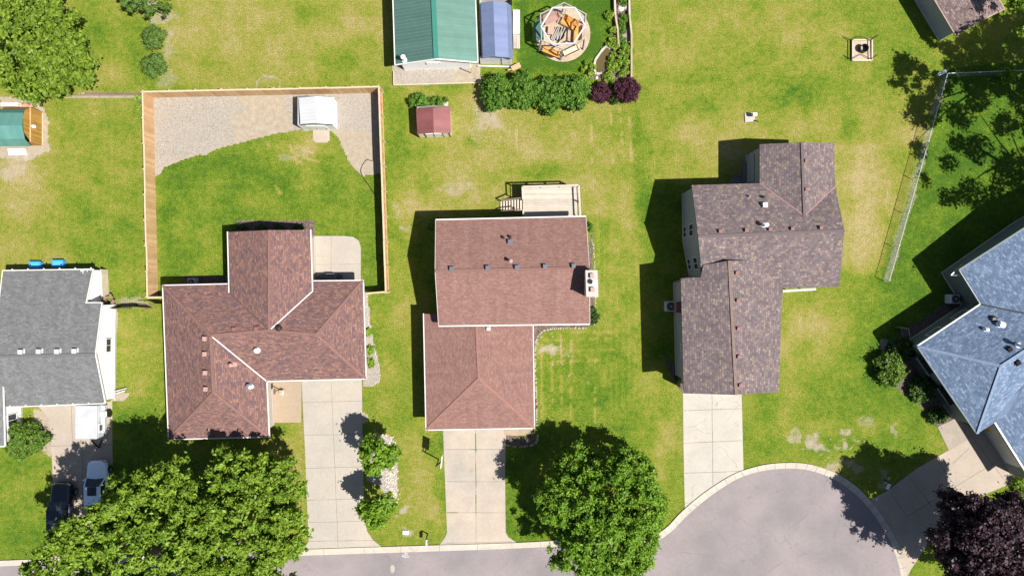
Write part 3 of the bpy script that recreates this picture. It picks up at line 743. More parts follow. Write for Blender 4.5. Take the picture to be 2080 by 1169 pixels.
for nm, (i, j), wd in (('gutter', ('a', 'b'), .11), ('gutter', ('d', 'c'), .11), ('rake_trim', ('b', 'E'), .035), ('rake_trim', ('E', 'c'), .035), ('rake_trim', ('a', 'W'), .035), ('rake_trim', ('W', 'd'), .035)):
    A, B = R2.V[i], R2.V[j]; o = (A + B) / 2 - (R2.V['W'] + R2.V['E']) / 2; o.z = 0; dd = (B - A).normalized(); o -= dd * o.dot(dd); o = o.normalized() * wd * .4
    MB().beam(A + o - Z * .05, B + o - Z * .05, wd, .12).build(nm, M_gutter, h2)
wall_kit(h2, R2, ['a', 'b', 'E', 'c', 'd', 'W'], M_tanwall, .25)
v2g = dict(a=(861, 637, eg), b=(1082, 640, eg), c=(1085, 868, eg), d=(866, 872, eg), T=(967, 640, rg), Q=(973, 768, rg))
R2g = roof_kit(h2, v2g, [['d', 'a', 'T', 'Q'], ['b', 'c', 'Q', 'T'], ['c', 'd', 'Q']], S_rose, [['a', 'T', 'b', 'c', 'd']], caps=[('T', 'Q'), ('c', 'Q'), ('d', 'Q')], cap_mat=S_rosecap, name='garage_roof', gut=.09, skip=('T',))
L2g = wall_kit(h2, R2g, ['a', 'b', 'c', 'd'], M_tanwall, .4, name='garage_wall')
door(h2, L2g[2], L2g[3], .55, 4.6, 2.1, outer=-1, name='garage_door')
box_vent(R2, [(918, 546), (991, 544), (1050, 543), (1107, 541), (1165, 540), (1036, 491)], M_ventgrey)
box_vent(R2g, [(992, 667)], M_ventlight, .3, .2)
pipe(R2, 1037, 530, .6, .10, M_ventpink); pipe(R2, 1022, 482, .2, .07, M_dark); pipe(R2, 1036, 481, .25, .07, M_dark)
# chimney
ch_top = 7.0
cp = [P(1190.5, 550, ch_top), P(1212, 550, ch_top), P(1214, 601, ch_top), P(1192, 601, ch_top)]
ch = MB().prism(cp, -.02, ch_top).build('chimney', pm('tan_chimney_siding', (.42, .38, .35), .8, .08, 2), h2)
MB().prism(inset(cp, -.06), ch_top - .02, ch_top + .07).build('chimney_cap', pm('chimney_cap_metal', (.40, .37, .33), .7, .1, 3), ch)
for x, y in ((1202, 560), (1203, 588)): MB().box(P(x, y, ch_top) + Z * .2, (.34, .36, .28)).build('flue_vent', M_ventpink, ch)
mbp = MB(); q = P(1206, 575, ch_top); mbp.tube(q, q + Z * .6, .13, n=14); mbp.lathe(q + Z * .6, [(.2, 0), (.21, .08), (.05, .16)], 16); mbp.build('flue_pipe', M_pipe, ch)

# ------------------------------------------------------------------ house 3: tall weathered brown/tan roof
S_weather = shingle('weathered_wood_shingle', [(0.10, (0.090, 0.073, 0.082)), (0.40, (0.132, 0.104, 0.110)), (0.60, (0.162, 0.126, 0.124)), (0.74, (0.215, 0.164, 0.138)), (0.95, (0.33, 0.25, 0.18))], .27, .20, big=.25)
S_purple = pm('mauve_valley', (.27, .15, .15), .8, .2, 4)
h3 = thing('two_storey_house', 'tall house with stepped grey brown roof and grey siding casting a long shadow', 'house', P(1530, 560))
e, r = 4.1, 5.9
v3 = dict(a=(1405, 376, e), b=(1543, 372, e), c=(1543, 293, e), n=(1629, 289, 5.25), d=(1694, 290, e), f=(1697, 378, e), V=(1634, 438, 5.25), E=(1715, 468, r), W=(1418, 480, r), W2=(1423, 530, 5.3), g=(1705, 582, e), s=(1590, 585, e), w=(1424, 575, 4.25))
R3 = roof_kit(h3, v3, [['b', 'a', 'W', 'E', 'f', 'V'], ['c', 'b', 'V', 'n'], ['f', 'd', 'n', 'V'], ['g', 's', 'w', 'W2', 'W', 'E']], S_weather, [], gut=0, caps=[('W', 'E'), ('n', 'V')], cap_mat=S_weather, valleys=[('b', 'V'), ('f', 'V')], valley_mat=S_purple)
L3 = wall_kit(h3, R3, ['a', 'b', 'c', 'n', 'd', 'f', 'E', 'g', 's', 'w', 'W2', 'W'], M_greywall, .18)
v3g = dict(a=(1383, 565, 4.7), b=(1423, 563, 5.15), b2=(1429, 538, 5.2), T=(1481, 529, 5.8), x=(1530, 529, 5.15), y=(1589, 583, 4.45), c=(1582, 796, 4.6), S=(1495, 801, 5.8), d=(1389, 798, 4.7))
R3g = roof_kit(h3, v3g, [['d', 'a', 'b', 'b2', 'T', 'S'], ['y', 'c', 'S', 'T', 'x']], S_weather, [], gut=0, caps=[('T', 'S')], cap_mat=pm('tan_ridge_shingle', (.185, .13, .112), .9, .25, 5, bumps=.3), name='garage_roof')
MB().beam(R3g.V['d'] - Z * .1 + Vector((0, -.06, 0)), R3g.V['S'] - Z * .1 + Vector((0, -.06, 0)), .06, .14).build('rake_trim', M_gutter, h3)
L3g = wall_kit(h3, R3g, ['a', 'T', 'x', 'y', 'c', 'S', 'd'], M_greywall, .45, drop=.3, name='garage_wall')
box_vent(R3, [(1462, 470), (1515, 468), (1563, 466), (1608, 465), (1666, 463), (1636, 327), (1637, 385)], M_ventred, .28, .22)
box_vent(R3g, [(1496, 554), (1498, 610), (1499, 667), (1500, 724), (1503, 782)], M_ventred, .28, .22)
box_vent(R3, [(1552, 417)], M_ventlight, .42, .3); pipe(R3, 1551, 458, .7, .12); pipe(R3, 1521, 399, .2, .06, M_ventpink); pipe(R3, 1549, 400, .25, .06, M_dark)
# west wall windows (lower and upper storey), garage slit window, bay and side door
def t_at(a, b, py): y = P(0, py, 0).y; return (y - a.y) / (b.y - a.y)
for py, wa, wb in ((473, L3[0], L3[11]), (537, L3[10], L3[9])):
    window(h3, wa, wb, t_at(wa, wb, py), .5, .95, 1.1, outer=1, proud=.05)
    window(h3, wa, wb, t_at(wa, wb, py), 2.6, 1.05, 1.3, outer=1, proud=.05)
ga, gb = L3g[0], L3g[6]
window(h3, ga, gb, t_at(ga, gb, 707), 2.4, 1.2, .35, outer=1, frame=M_pipe)
door(h3, ga, gb, t_at(ga, gb, 771), .9, 2.0, outer=1, mat=M_black)
gx = P(1372, 622, 2.2); MB().box(Vector((ga.x - .18, P(0, 622, 0).y, 2.4)), (.42, .95, .9)).build('louvre_vent', M_ventred, h3)
door(h3, L3g[4], L3g[6], .55, 4.9, 2.1, outer=-1, name='garage_door')
# porch trim on the south-east side
A, B = P(1590, 591, 2.9), P(1657, 587, 2.9)
MB().beam(A, B, .2, .12).build('porch_roof', M_ventlight, h3); mp = MB()
for t in (.03, .5, .97): q = A.lerp(B, t); mp.tube(Vector((q.x, q.y, 0)), q, .06)
mp.build('porch_post', M_white, h3)
# back stoop walls in the shaded corner
q = P(1532, 340, 2.3); MB().box(Vector((q.x + .3, q.y, 1.2)), (.75, 2.4, 2.4)).build('entry_bay', M_greywall, h3)
q = P(1515, 352, .6); MB().box(Vector((q.x + .6, q.y, .3)), (1.4, 1.9, .6)).build('entry_step', pm('dark_step', (.13, .13, .14), .9, .2, 2), h3)

# ------------------------------------------------------------------ house 4: blue roof, rotated
S_blue = shingle('slate_blue_shingle', [(0.14, (0.076, 0.112, 0.180)), (0.42, (0.108, 0.152, 0.235)), (0.62, (0.138, 0.190, 0.285)), (0.9, (0.225, 0.29, 0.39))], .34, .18, big=.25)
h4 = thing('blue_roofed_house', 'house with blue grey hipped roof set at an angle beside the turning circle', 'house', P(2080, 740))
e, r = 3.55, 5.7
v4 = dict(p1=(1949, 549, e), p2=(1992, 618, e), p3=(1864, 703, e), p4=(1985, 880, e), p5=(2022, 857, e), v5=(2112, 800, 4.5), p6=(2112, 1000, e), Q=(2033, 743, r), R=(2170, 654, r), A2=(2130, 433, 4.5), F1=(2260, 350, e), F2=(2340, 690, e), G2=(2290, 860, e), Gp=(2200, 930, 4.7))
R4 = roof_kit(h4, v4, [['p3', 'p2', 'R', 'Q'], ['p4', 'p3', 'Q'], ['p5', 'p4', 'Q', 'R', 'v5'], ['p2', 'p1', 'A2', 'R'], ['p6', 'p5', 'v5', 'Gp'], ['G2', 'p6', 'Gp'], ['F2', 'G2', 'Gp', 'v5', 'R'], ['F1', 'F2', 'R', 'A2']], S_blue,
              [], gut=0, caps=[('p3', 'Q'), ('p4', 'Q'), ('Q', 'R')], cap_mat=pm('light_blue_ridge', (.165, .22, .32), .9, .2, 5))
g = MB(); g.beam(R4.V['p2'] + Z * .02, R4.V['R'] + Z * .02, .12, .05); g.build('valley_flashing', M_dark, R4.obj)
for i, j, wd, m in (('p1', 'p2', .11, M_gutter), ('p2', 'p3', .11, M_gutter), ('p3', 'p4', .10, M_greenwall), ('p5', 'p6', .14, M_gutter), ('p1', 'A2', .14, M_greenwall)):
    A, B = R4.V[i], R4.V[j]; dd = (B - A).normalized(); o = Vector((dd.y, -dd.x, 0)); cen = R4.V['Q']
    if o.dot(A - cen) < 0: o = -o
    MB().beam(A + o * wd * .4 - Z * .05, B + o * wd * .4 - Z * .05, wd, .12).build('gutter', m, h4)
L4 = wall_kit(h4, R4, ['p1', 'p2', 'p3', 'p4', 'p5', 'p6', 'G2', 'F2', 'F1', 'A2'], M_greenwall, .46)
for t in (.36, .78): window(h4, L4[1], L4[2], 1 - t, 1.2, 1.35, 1.0, outer=-1)
for t in (.22, .62):
    window(h4, L4[2], L4[3], t, .9, 1.7, 1.2, outer=-1)
    a, b = L4[2], L4[3]; dd = (b - a).normalized(); dd.z = 0; nn = Vector((-dd.y, dd.x, 0)); nn = nn if nn.dot(a - h4.location) > 0 else -nn
    c = a.lerp(b, t) + nn * .3; MB().beam(Vector((c.x, c.y, 1.5)) - dd * .95, Vector((c.x, c.y, 1.5)) + dd * .95, .5, 1.4).build('bay_window', M_glass, h4)
    MB().beam(Vector((c.x, c.y, 2.24)) - dd * 1.0 + nn * .22, Vector((c.x, c.y, 2.24)) + dd * 1.0 + nn * .22, .07, .07).build('bay_frame', M_galv, h4)
M_bv = pm('black_roof_vent', (.018, .018, .022), .95, .2, 3, spec=.1)
box_vent(R4, [(2068, 559)], M_bv, .36, .12, .58); box_vent(R4, [(2050, 709), (2067, 736)], M_bv, .36, .12, .58)
pipe(R4, 2018, 648, .05, .16, M_black, False); pipe(R4, 2031, 659, .35, .16, M_pipe); pipe(R4, 2001, 669, .3, .1, M_pipe); pipe(R4, 2068, 701, .9, .13, M_pipe)
door(h4, L4[4], L4[5], .5, 4.6, 2.1, outer=-1, name='garage_door')
# corner brackets of the pergola arm at the north-west corner
A = P(1931, 559, 2.9); B = P(1954, 559, 3.2); Cc = P(1955, 536, 3.2)
MB().beam(A, B, .07, .1).beam(A, Cc, .05, .08).build('trim_arm', M_galv, h4)

# ------------------------------------------------------------------ grey house at the left edge
S_grey = shingle('grey_shingle', [(0.15, (0.108, 0.111, 0.116)), (0.45, (0.136, 0.139, 0.144)), (0.65, (0.154, 0.156, 0.161)), (0.9, (0.185, 0.188, 0.193))], .32, .17, mort=.15, big=.25)
h5 = thing('grey_roofed_house', 'house with grey roof and bright white gable wall at the left edge', 'house', P(90, 700))
e, r = 2.0, 3.5
v5 = dict(a=(6, 550, e), b=(188, 547, e), b2=(174, 615, 2.7), b3=(206, 615, 2.7), E=(193, 719, r), c=(213, 818, e), d=(-2, 826, e), W=(-14, 724, r))
R5 = roof_kit(h5, v5, [['b', 'a', 'W', 'E', 'b3', 'b2'], ['d', 'c', 'E', 'W']], S_grey, [['a', 'b', 'b2', 'b3', 'E', 'c', 'd', 'W']], gut=.09, caps=[('W', 'E')], cap_mat=S_grey)
L5 = wall_kit(h5, R5, ['a', 'b', 'b2', 'b3', 'E', 'c', 'd', 'W'], M_whitewall, .2)
box_vent(R5, [(45, 714), (82, 713), (119, 713), (154, 712)], M_ventlight, .4, .26)
window(h5, L5[3], L5[4], .86, .9, 1.2, .8, outer=-1, proud=.06)
g = MB()
for k in range(7): MB().box(P(20 + k * 32, 824.5 - k * 1.2, 2.05), (.08, .16, .08)).build('gutter_bracket', M_white, h5)
for k in range(6): MB().box(P(25 + k * 32, 547.5 - k * .6, 2.05), (.08, .16, .08)).build('gutter_bracket', M_white, h5)
# glazed sun porch in the recess
x0, x1, y0, y1 = P(190, 0).x, P(212, 0).x, P(0, 549).y, P(0, 613).y
po = MB().box(((x0 + x1) / 2, (y0 + y1) / 2, 1.0), (x1 - x0, y0 - y1, 1.9)).build('sun_porch', M_whitewall, h5)
MB().add([(x1 + .02, y1, 1.96), (x1 + .02, y0, 1.96), (x0 + .1, y0, 2.05), (x0 + .1, y1, 2.05)], [(0, 1, 2, 3)]).build('porch_roof', M_ventlight, po)
g = MB()
for k in range(4): yy = y1 + (y0 - y1) * k / 3; g.beam((x1 + .03, yy, 1.99), (x0 + .1, yy, 2.08), .06, .05)
for k in (0.0, .35, .75): g.beam((x1 - (x1 - x0 - .1) * k, y1, 2.0 + .08 * k), (x1 - (x1 - x0 - .1) * k, y0, 2.0 + .08 * k), .05, .05)
g.build('porch_frame', M_white, po)
MB().beam(P(211, 547, .5), P(214, 605, .5), .12, 1.0).build('porch_sill', pm('tan_trim', (.5, .42, .33), .7), h5)
# front wing
v5w = dict(a=(-4, 765, 2.6), b=(5, 765, 2.6), c=(9, 905, 2.6), d=(-120, 905, 2.6), T=(-60, 765, 3.6), S=(-60, 905, 3.6), z=(-130, 765, 2.6))
R5w = roof_kit(h5, v5w, [['b', 'c', 'S', 'T'], ['d', 'z', 'T', 'S']], S_grey, [['b', 'T', 'z', 'd', 'S', 'c']], gut=.09, name='wing_roof')
L5w = wall_kit(h5, R5w, ['b', 'T', 'z', 'd', 'S', 'c'], M_whitewall, .2, name='wing_wall')
window(h5, L5w[5], L5w[0], .32, .8, 1.1, 1.1, outer=1 if True else -1)

# ------------------------------------------------------------------ green metal building and other sheds
RB_green = ribbed('green_sheet_metal', (0.105, 0.205, 0.170), .30, .58, .55, .14, .12)
g1 = thing('green_roofed_workshop', 'large workshop with green ribbed metal roof and white end wall', 'workshop', P(886, 60))
e, r = 2.4, 3.6
vg = dict(a=(797, -60, e), b=(803, 131, e), S=(886, 119, r), c=(970, 126, e), d=(963, -60, e), T=(878, -60, r))
Rg = roof_kit(g1, vg, [['b', 'a', 'T', 'S'], ['d', 'c', 'S', 'T']], RB_green, [['a', 'T', 'd', 'c', 'S', 'b']], gut=.09, edge_mat=M_white)
g = MB(); g.beam(Rg.V['T'] + Z * .03, Rg.V['S'] + Z * .03, .42, .05); g.build('ridge_cap', pm('green_ridge_metal', (.05, .22, .17), .45, .1, 3, metal=.3), Rg.obj)
base = [P(822, 143), P(956, 139), P(952, -70), P(815, -70)]
mb = MB(); pk = P(886, 141, 0)
a, b, c, d = base
mb.add([(a.x, a.y, 0), (b.x, b.y, 0), (b.x, b.y, 2.45), (pk.x, (a.y + b.y) / 2, 3.4), (a.x, a.y, 2.35)], [(0, 1, 2, 3, 4)])
for p0, p1, hh in ((b, c, 2.4), (c, d, 2.4), (d, a, 2.3)): mb.add([(p0.x, p0.y, 0), (p1.x, p1.y, 0), (p1.x, p1.y, hh), (p0.x, p0.y, hh)], [(0, 1, 2, 3)])
mb.build('wall', M_whitewall, g1)
window(g1, a, b, .47, 1.7, 1.15, .35, outer=-1 if False else 1, proud=.05)
pipe(Rg, 822, 123, .9, .13, M_pipe)
MB().beam(P(957, 136, 2.3), P(957, 148, .1), .08, .06, Vector((1, 0, 0))).build('downspout', M_white, g1)
g2_ = MB(); g2_.beam(P(800, 145, .12), P(800, 173, .12), .1, .2); g2_.beam(P(800, 173, .08), P(978, 168, .08), .1, .14)
tag(g2_.build('landscape_edging', wood('bleached_timber', [(.3, .24, .18), (.42, .35, .27), (.55, .47, .38)], 0), loc=P(880, 172)), 'pale timber edging round the bare strip below the green workshop', 'edging')

RB_blue = ribbed('blue_sheet_metal', (0.165, 0.205, 0.345), .22, .42, .25, .1, .10)
g3 = thing('blue_roofed_shed', 'narrow barn shed with blue grey metal gambrel roof beside the green workshop', 'shed', P(1008, 65))
vb = dict(l0=(974, 8, 2.0), l1=(977.5, 119, 2.0), m0=(976.5, 6, 2.6), m1=(981, 118, 2.6), T=(1002, 2, 3.1), S=(1006, 115, 3.1), n0=(1029, 5, 2.8), n1=(1033, 117, 2.8), r0=(1039, 12, 2.1), r1=(1042, 121, 2.1))
Rb = roof_kit(g3, vb, [['l1', 'l0', 'm0', 'm1'], ['m1', 'm0', 'T', 'S'], ['n0', 'n1', 'S', 'T'], ['r0', 'r1', 'n1', 'n0']], RB_blue, [], gut=0, thick=.08)
mb = MB(); f = [P(975, 131), P(1041, 131)]
ys = f[0].y; yn = P(0, 12, 0).y; xl, xr, xm = f[0].x + .05, f[1].x - .05, P(1008, 0).x
prof = [(xl, 0), (xl, 1.95), (xl + .45, 2.5), (xm, 3.0), (xr - .4, 2.65), (xr, 2.0), (xr, 0)]
for yy in (ys, yn): mb.add([(x, yy, z) for x, z in prof], [tuple(range(len(prof)))])
for (x0_, z0_), (x1_, z1_) in ((prof[0], prof[1]), (prof[5], prof[6])): mb.add([(x0_, ys, z0_), (x0_, yn, z0_), (x1_, yn, z1_), (x1_, ys, z1_)], [(0, 1, 2, 3)])
mb.build('wall', pm('pale_grey_siding', (.68, .66, .62), .7, .08, 2), g3)
window(g3, (xl, ys), (xr, ys), .5, 2.1, .65, .25, outer=1, proud=.04)
door(g3, (xl, ys), (xr, ys), .82, .8, 1.7, outer=1)
MB().beam((xl - .25, ys - .2, .16), (xr + .35, ys - .3, .16), .1, .2).build('door_sill', M_white, g3)
dk = thing('side_deck', 'small white topped bench box with bare wooden deck beside the blue roofed shed', 'deck box', P(1047, 60))
a, b = P(1042, 68, .9), P(1056, 20, .9); MB().box(((a.x + b.x) / 2, (a.y + b.y) / 2, .45), (b.x - a.x, b.y - a.y, .9)).build('cabinet', M_white, dk, bevel=.02)
mb = MB()
for k in range(4): x = 1044 + k * 3.4; mb.beam(P(x, 69, .35), P(x + .6, 99, .35), .13, .05)
mb.build('deck_boards', wood('grey_deck_board', [(.2, .16, .13), (.33, .28, .24), (.45, .4, .36)], 1), dk)
o = MB(); q = P(1048, 136, .5); o.box(q, (.85, .45, .12), .45); o.box(q + Vector((-.3, -.2, -.1)), (.9, .12, .1), .1); o.box(q - Z * .25, (.6, .3, .4), .45)
tag(o.build('wooden_crate', pm('salmon_wood', (.55, .3, .18), .8, .15, 3), loc=q), 'salmon coloured wooden crate at the lower corner of the blue roofed shed', 'crate')

RB_white = ribbed('white_sheet_metal', (0.52, 0.52, 0.53), .3, .5, .1, .1, .05)
g4 = thing('white_shed', 'small white metal shed inside the cedar fence', 'shed', P(652, 235))
vw = dict(a=(607, 199, 1.8), b=(610, 252, 1.8), S=(645, 250, 2.25), T=(640, 196, 2.25), d=(679, 198, 1.8), c=(679, 253, 1.8))
Rw = roof_kit(g4, vw, [['b', 'a', 'T', 'S'], ['d', 'c', 'S', 'T']], RB_white, [], gut=0, thick=.05)
bb = [P(617, 264), P(686, 264), P(685, 208), P(617, 208)]; mb = MB(); pm_ = (bb[0] + bb[1]) / 2
mb.add([(bb[0].x, bb[0].y, 0), (bb[1].x, bb[1].y, 0), (bb[1].x, bb[1].y, 1.8), (pm_.x, pm_.y, 2.2), (bb[0].x, bb[0].y, 1.8)], [(0, 1, 2, 3, 4)])
mb.add([(bb[3].x, bb[3].y, 0), (bb[2].x, bb[2].y, 0), (bb[2].x, bb[2].y, 1.8), (pm_.x, bb[2].y, 2.2), (bb[3].x, bb[3].y, 1.8)], [(0, 1, 2, 3, 4)])
for i, j in ((1, 2), (3, 0)): mb.add([(bb[i].x, bb[i].y, 0), (bb[j].x, bb[j].y, 0), (bb[j].x, bb[j].y, 1.8), (bb[i].x, bb[i].y, 1.8)], [(0, 1, 2, 3)])
mb.build('wall', pm('white_shed_siding', (.6, .62, .66), .5, .06, 2), g4)
for t in (.36, .64): door(g4, bb[0], bb[1], t, .82, 1.7, panels=1, z0=.02)

RB_red = ribbed('red_sheet_metal', (0.20, 0.068, 0.066), .16, .5, .1, .1, .2)
g5 = thing('red_shed', 'small shed with dark red metal roof on the dry lawn', 'shed', P(882, 255))
vr = dict(a=(845, 221, 1.7), b=(848, 272, 1.7), S=(881, 270, 2.2), T=(880, 219, 2.2), d=(915, 217, 1.7), c=(916, 270, 1.7))
Rr = roof_kit(g5, vr, [['b', 'a', 'T', 'S'], ['d', 'c', 'S', 'T']], RB_red, [], gut=0, thick=.05)
bb = [P(852, 279), P(917, 277), P(916, 226), P(852, 226)]; mb = MB(); pm_ = (bb[0] + bb[1]) / 2
mb.add([(bb[0].x, bb[0].y, 0), (bb[1].x, bb[1].y, 0), (bb[1].x, bb[1].y, 1.65), (pm_.x, pm_.y, 2.1), (bb[0].x, bb[0].y, 1.65)], [(0, 1, 2, 3, 4)])
mb.add([(bb[3].x, bb[3].y, 0), (bb[2].x, bb[2].y, 0), (bb[2].x, bb[2].y, 1.65), (pm_.x, bb[2].y, 2.1), (bb[3].x, bb[3].y, 1.65)], [(0, 1, 2, 3, 4)])
for i, j in ((1, 2), (3, 0)): mb.add([(bb[i].x, bb[i].y, 0), (bb[j].x, bb[j].y, 0), (bb[j].x, bb[j].y, 1.65), (bb[i].x, bb[i].y, 1.65)], [(0, 1, 2, 3)])
mb.build('wall', pm('cream_shed_siding', (.6, .58, .5), .6, .1, 2), g5)
for t in (.37, .63): door(g5, bb[0], bb[1], t, .72, 1.5, panels=1, z0=.03)
mb = MB()
for t in (.02, .23, .5, .77, .98): q = bb[0].lerp(bb[1], t) + Vector((0, -.05, 0)); mb.beam(q + Z * .02, q + Z * 1.6, .05, .06, Vector((1, 0, 0)))
mb.build('corner_trim', pm('brown_trim', (.14, .06, .05), .7), g5)

g6 = thing('gambrel_garden_shed', 'wooden shed with curved green metal roof and amber plank end wall', 'shed', P(40, 262))
prof = [(222, 1.7), (229, 2.45), (255, 2.95), (282, 2.5), (297, 1.7)]; xe = [61, 47, 45, 50, 62]
vs = {}; 
for i, ((yy, hh), x) in enumerate(zip(prof, xe)): vs['e%d' % i] = (x, yy, hh); vs['w%d' % i] = (-40, yy, hh)
R6 = roof_kit(g6, vs, [['w%d' % i, 'e%d' % i, 'e%d' % (i + 1), 'w%d' % (i + 1)] for i in (0, 1)] + [['e%d' % (i + 1), 'w%d' % (i + 1), 'w%d' % i, 'e%d' % i] for i in (2, 3)], ribbed('teal_sheet_metal', (.10, .25, .22), .25, .5, .2, .1, .15), [], gut=0, thick=.06)
xw = P(88, 0).x; yN, yS = P(0, 228).y, P(0, 296).y; ym = (yN + yS) / 2
M_amber = wood('amber_plank', [(.26, .135, .02), (.36, .19, .035), (.45, .26, .06)], 2)
mb = MB(); n = 20; wp = [(yN, 1.65), (yN - .35, 2.35), (ym, 2.85), (yS + .55, 2.4), (yS, 1.65)]
def topz(y):
    for (a0, z0), (a1, z1) in zip(wp, wp[1:]):
        if a1 <= y <= a0: return z0 + (z1 - z0) * (a0 - y) / (a0 - a1)
    return 1.65
for k in range(n):
    y0_, y1_ = yN + (yS - yN) * k / n, yN + (yS - yN) * (k + 1) / n - -.008
    mb.add([(xw, y0_, 0), (xw, y1_, 0), (xw, y1_, topz(max(y1_, yS))), (xw, y0_, topz(y0_))], [(0, 1, 2, 3)])
mb.build('plank_wall', M_amber, g6)
mb = MB(); mb.add([(xw - .01, yS, 0), (-46, yS, 0), (-46, yS, 1.7), (xw - .01, yS, 1.7)], [(0, 1, 2, 3)]); mb.add([(xw - .01, yN, 0), (-46, yN, 0), (-46, yN, 1.7), (xw - .01, yN, 1.7)], [(0, 1, 2, 3)]); mb.build('side_wall', M_amber, g6)
MB().beam((xw + .03, yN, 1.72), (xw + .03, yS, 1.72), .06, .1).build('cross_trim', pm('tan_board', (.5, .33, .18), .8), g6)
MB().beam((xw + .04, yN - .1, .1), (xw + .04, yS, .1), .1, .16).build('base_board', pm('pale_board', (.5, .38, .27), .8), g6)
q = Vector((xw + .08, ym - .1, 1.35)); MB().box(q, (.22, .28, .3)).box(q + Z * .2, (.14, .12, .16)).build('wall_lamp', M_white, g6)
tag(MB().prism(WP([(15, 302), (50, 301), (53, 314), (17, 315)], .2), .02, .2).build('white_slab', M_pipe, loc=P(34, 308), bevel=.02), 'white ramp board lying below the amber plank shed', 'ramp')
for k, (x, y, c, sz, lab) in enumerate([(22, 213, (.6, .5, .48), (1.7, .35, .3), 'pale pink lumber bundle above the curved green shed roof'), (58, 216, (.55, .22, .16), (.8, .3, .25), 'reddish brick stack at the top corner of the amber plank shed'),
                                        (66, 220, (.6, .5, .22), (.35, .3, .3), 'yellow box at the top corner of the amber plank shed'), (63, 205, (.65, .65, .7), (.25, .25, .3), 'small white bucket under the tree by the amber plank shed')]):
    tag(MB().box(P(x, y, sz[2] / 2), sz, .08 * k).box(P(x, y, sz[2] + .03), (sz[0] * .7, sz[1] * .6, .08), -.1).build(['lumber_bundle', 'brick_stack', 'storage_box', 'bucket'][k], pm('clutter_%d' % k, c, .7, .25, 5), loc=P(x, y)), lab, ['lumber', 'bricks', 'box', 'bucket'][k])

g7 = thing('brown_shed', 'shed with two tone brown roof at the upper right among tree shade', 'shed', P(1960, 10))
# rotated axis: direction of ridge (down-right)
ax = Vector((.5, .866)); 
def pt(x, y, s): return (x + ax.x * s, y + ax.y * s)
vk = dict(a=(1942, 72, 2.6), b=(2040, 18, 2.6), S=(1991, 42, 3.5))
off = (-120 * .52, -120 * .87)
vk.update(a0=(1942 + off[0], 72 + off[1], 2.6), b0=(2040 + off[0], 18 + off[1], 2.6), S0=(1991 + off[0], 42 + off[1], 3.5))
Rk = roof_kit(g7, vk, [['a', 'a0', 'S0', 'S'], ['b0', 'b', 'S', 'S0']], shingle('shed_shingle', [(0.2, (.12, .09, .09)), (0.5, (.2, .14, .14)), (0.85, (.32, .24, .22))], .3, .16), [['a0', 'a', 'S', 'b', 'b0', 'S0']], gut=.08, edge_mat=pm('tan_rake', (.33, .24, .2), .8))
wall_kit(g7, Rk, ['a', 'S', 'b', 'b0', 'S0', 'a0'], M_greywall, .3)

# ------------------------------------------------------------------ fences
M_cedar = wood('cedar_board', [(.36, .215, .10), (.46, .29, .145), (.56, .375, .21)], 2)
M_cedarcap = pm('bleached_cedar_cap', (.50, .38, .25), .85, .15, 4)
fence = thing('cedar_fence', 'tall tan cedar board fence enclosing the gravel yard behind the brown roofed house', 'fence', P(290, 190))
def fence_run(p, q, side, hh=1.83, first=True):
    """side=+1: posts on the left of p->q"""
    p = Vector((p.x, p.y, 0)); q = Vector((q.x, q.y, 0)); d = q - p; L = d.length; d.normalize(); nrm = Vector((-d.y, d.x, 0)) * side
    n = max(1, round(L / 2.44)); w = L / n
    for i in range(n):
        a = p + d * (w * i); hz = hh + RNG.uniform(-.05, .04); mb = MB(); k = max(1, int(w / .145)); bw = w / k
        for j in range(k):
            c = a + d * (bw * (j + .5)); mb.beam(c + Z * .04 - d * 0, c + Z * (hz + RNG.uniform(-.008, .008)), .02, bw - .006, d) if False else mb.box(c + Z * (hz / 2 + .02), (bw - .005, .022, hz - .04 + RNG.uniform(-.012, .012)), math.atan2(d.y, d.x))
        for z_ in (.35, hz - .3): mb.box(a + d * (w / 2) + nrm * .04 + Z * z_, (w - .02, .045, .09), math.atan2(d.y, d.x))
        pan = mb.build('fence_panel', M_cedar, fence)
        MB().box(a + d * (w / 2) + nrm * .02 + Z * (hz + .03), (w - .01, .14, .035), math.atan2(d.y, d.x)).build('cap_rail', M_cedarcap, pan)
        for s in ([0, 1] if i == n - 1 else [0]):
            c = a + d * (w * s) + nrm * .11; MB().box(c + Z * (hz / 2 + .05), (.1, .1, hz + .1), math.atan2(d.y, d.x)).build('post', M_cedarcap, fence)
hf = 1.83
cNW, cNE, cSE, cSW = P(290, 187, hf), P(769, 177, hf), P(783, 592, hf), P(300, 603, hf)
fence_run(cNW, cNE, 1); fence_run(cNE, cSE, 1); fence_run(cSE, P(745, 595, hf), 1); fence_run(P(330, 603, hf), cSW, 1); fence_run(cSW, cNW, 1)
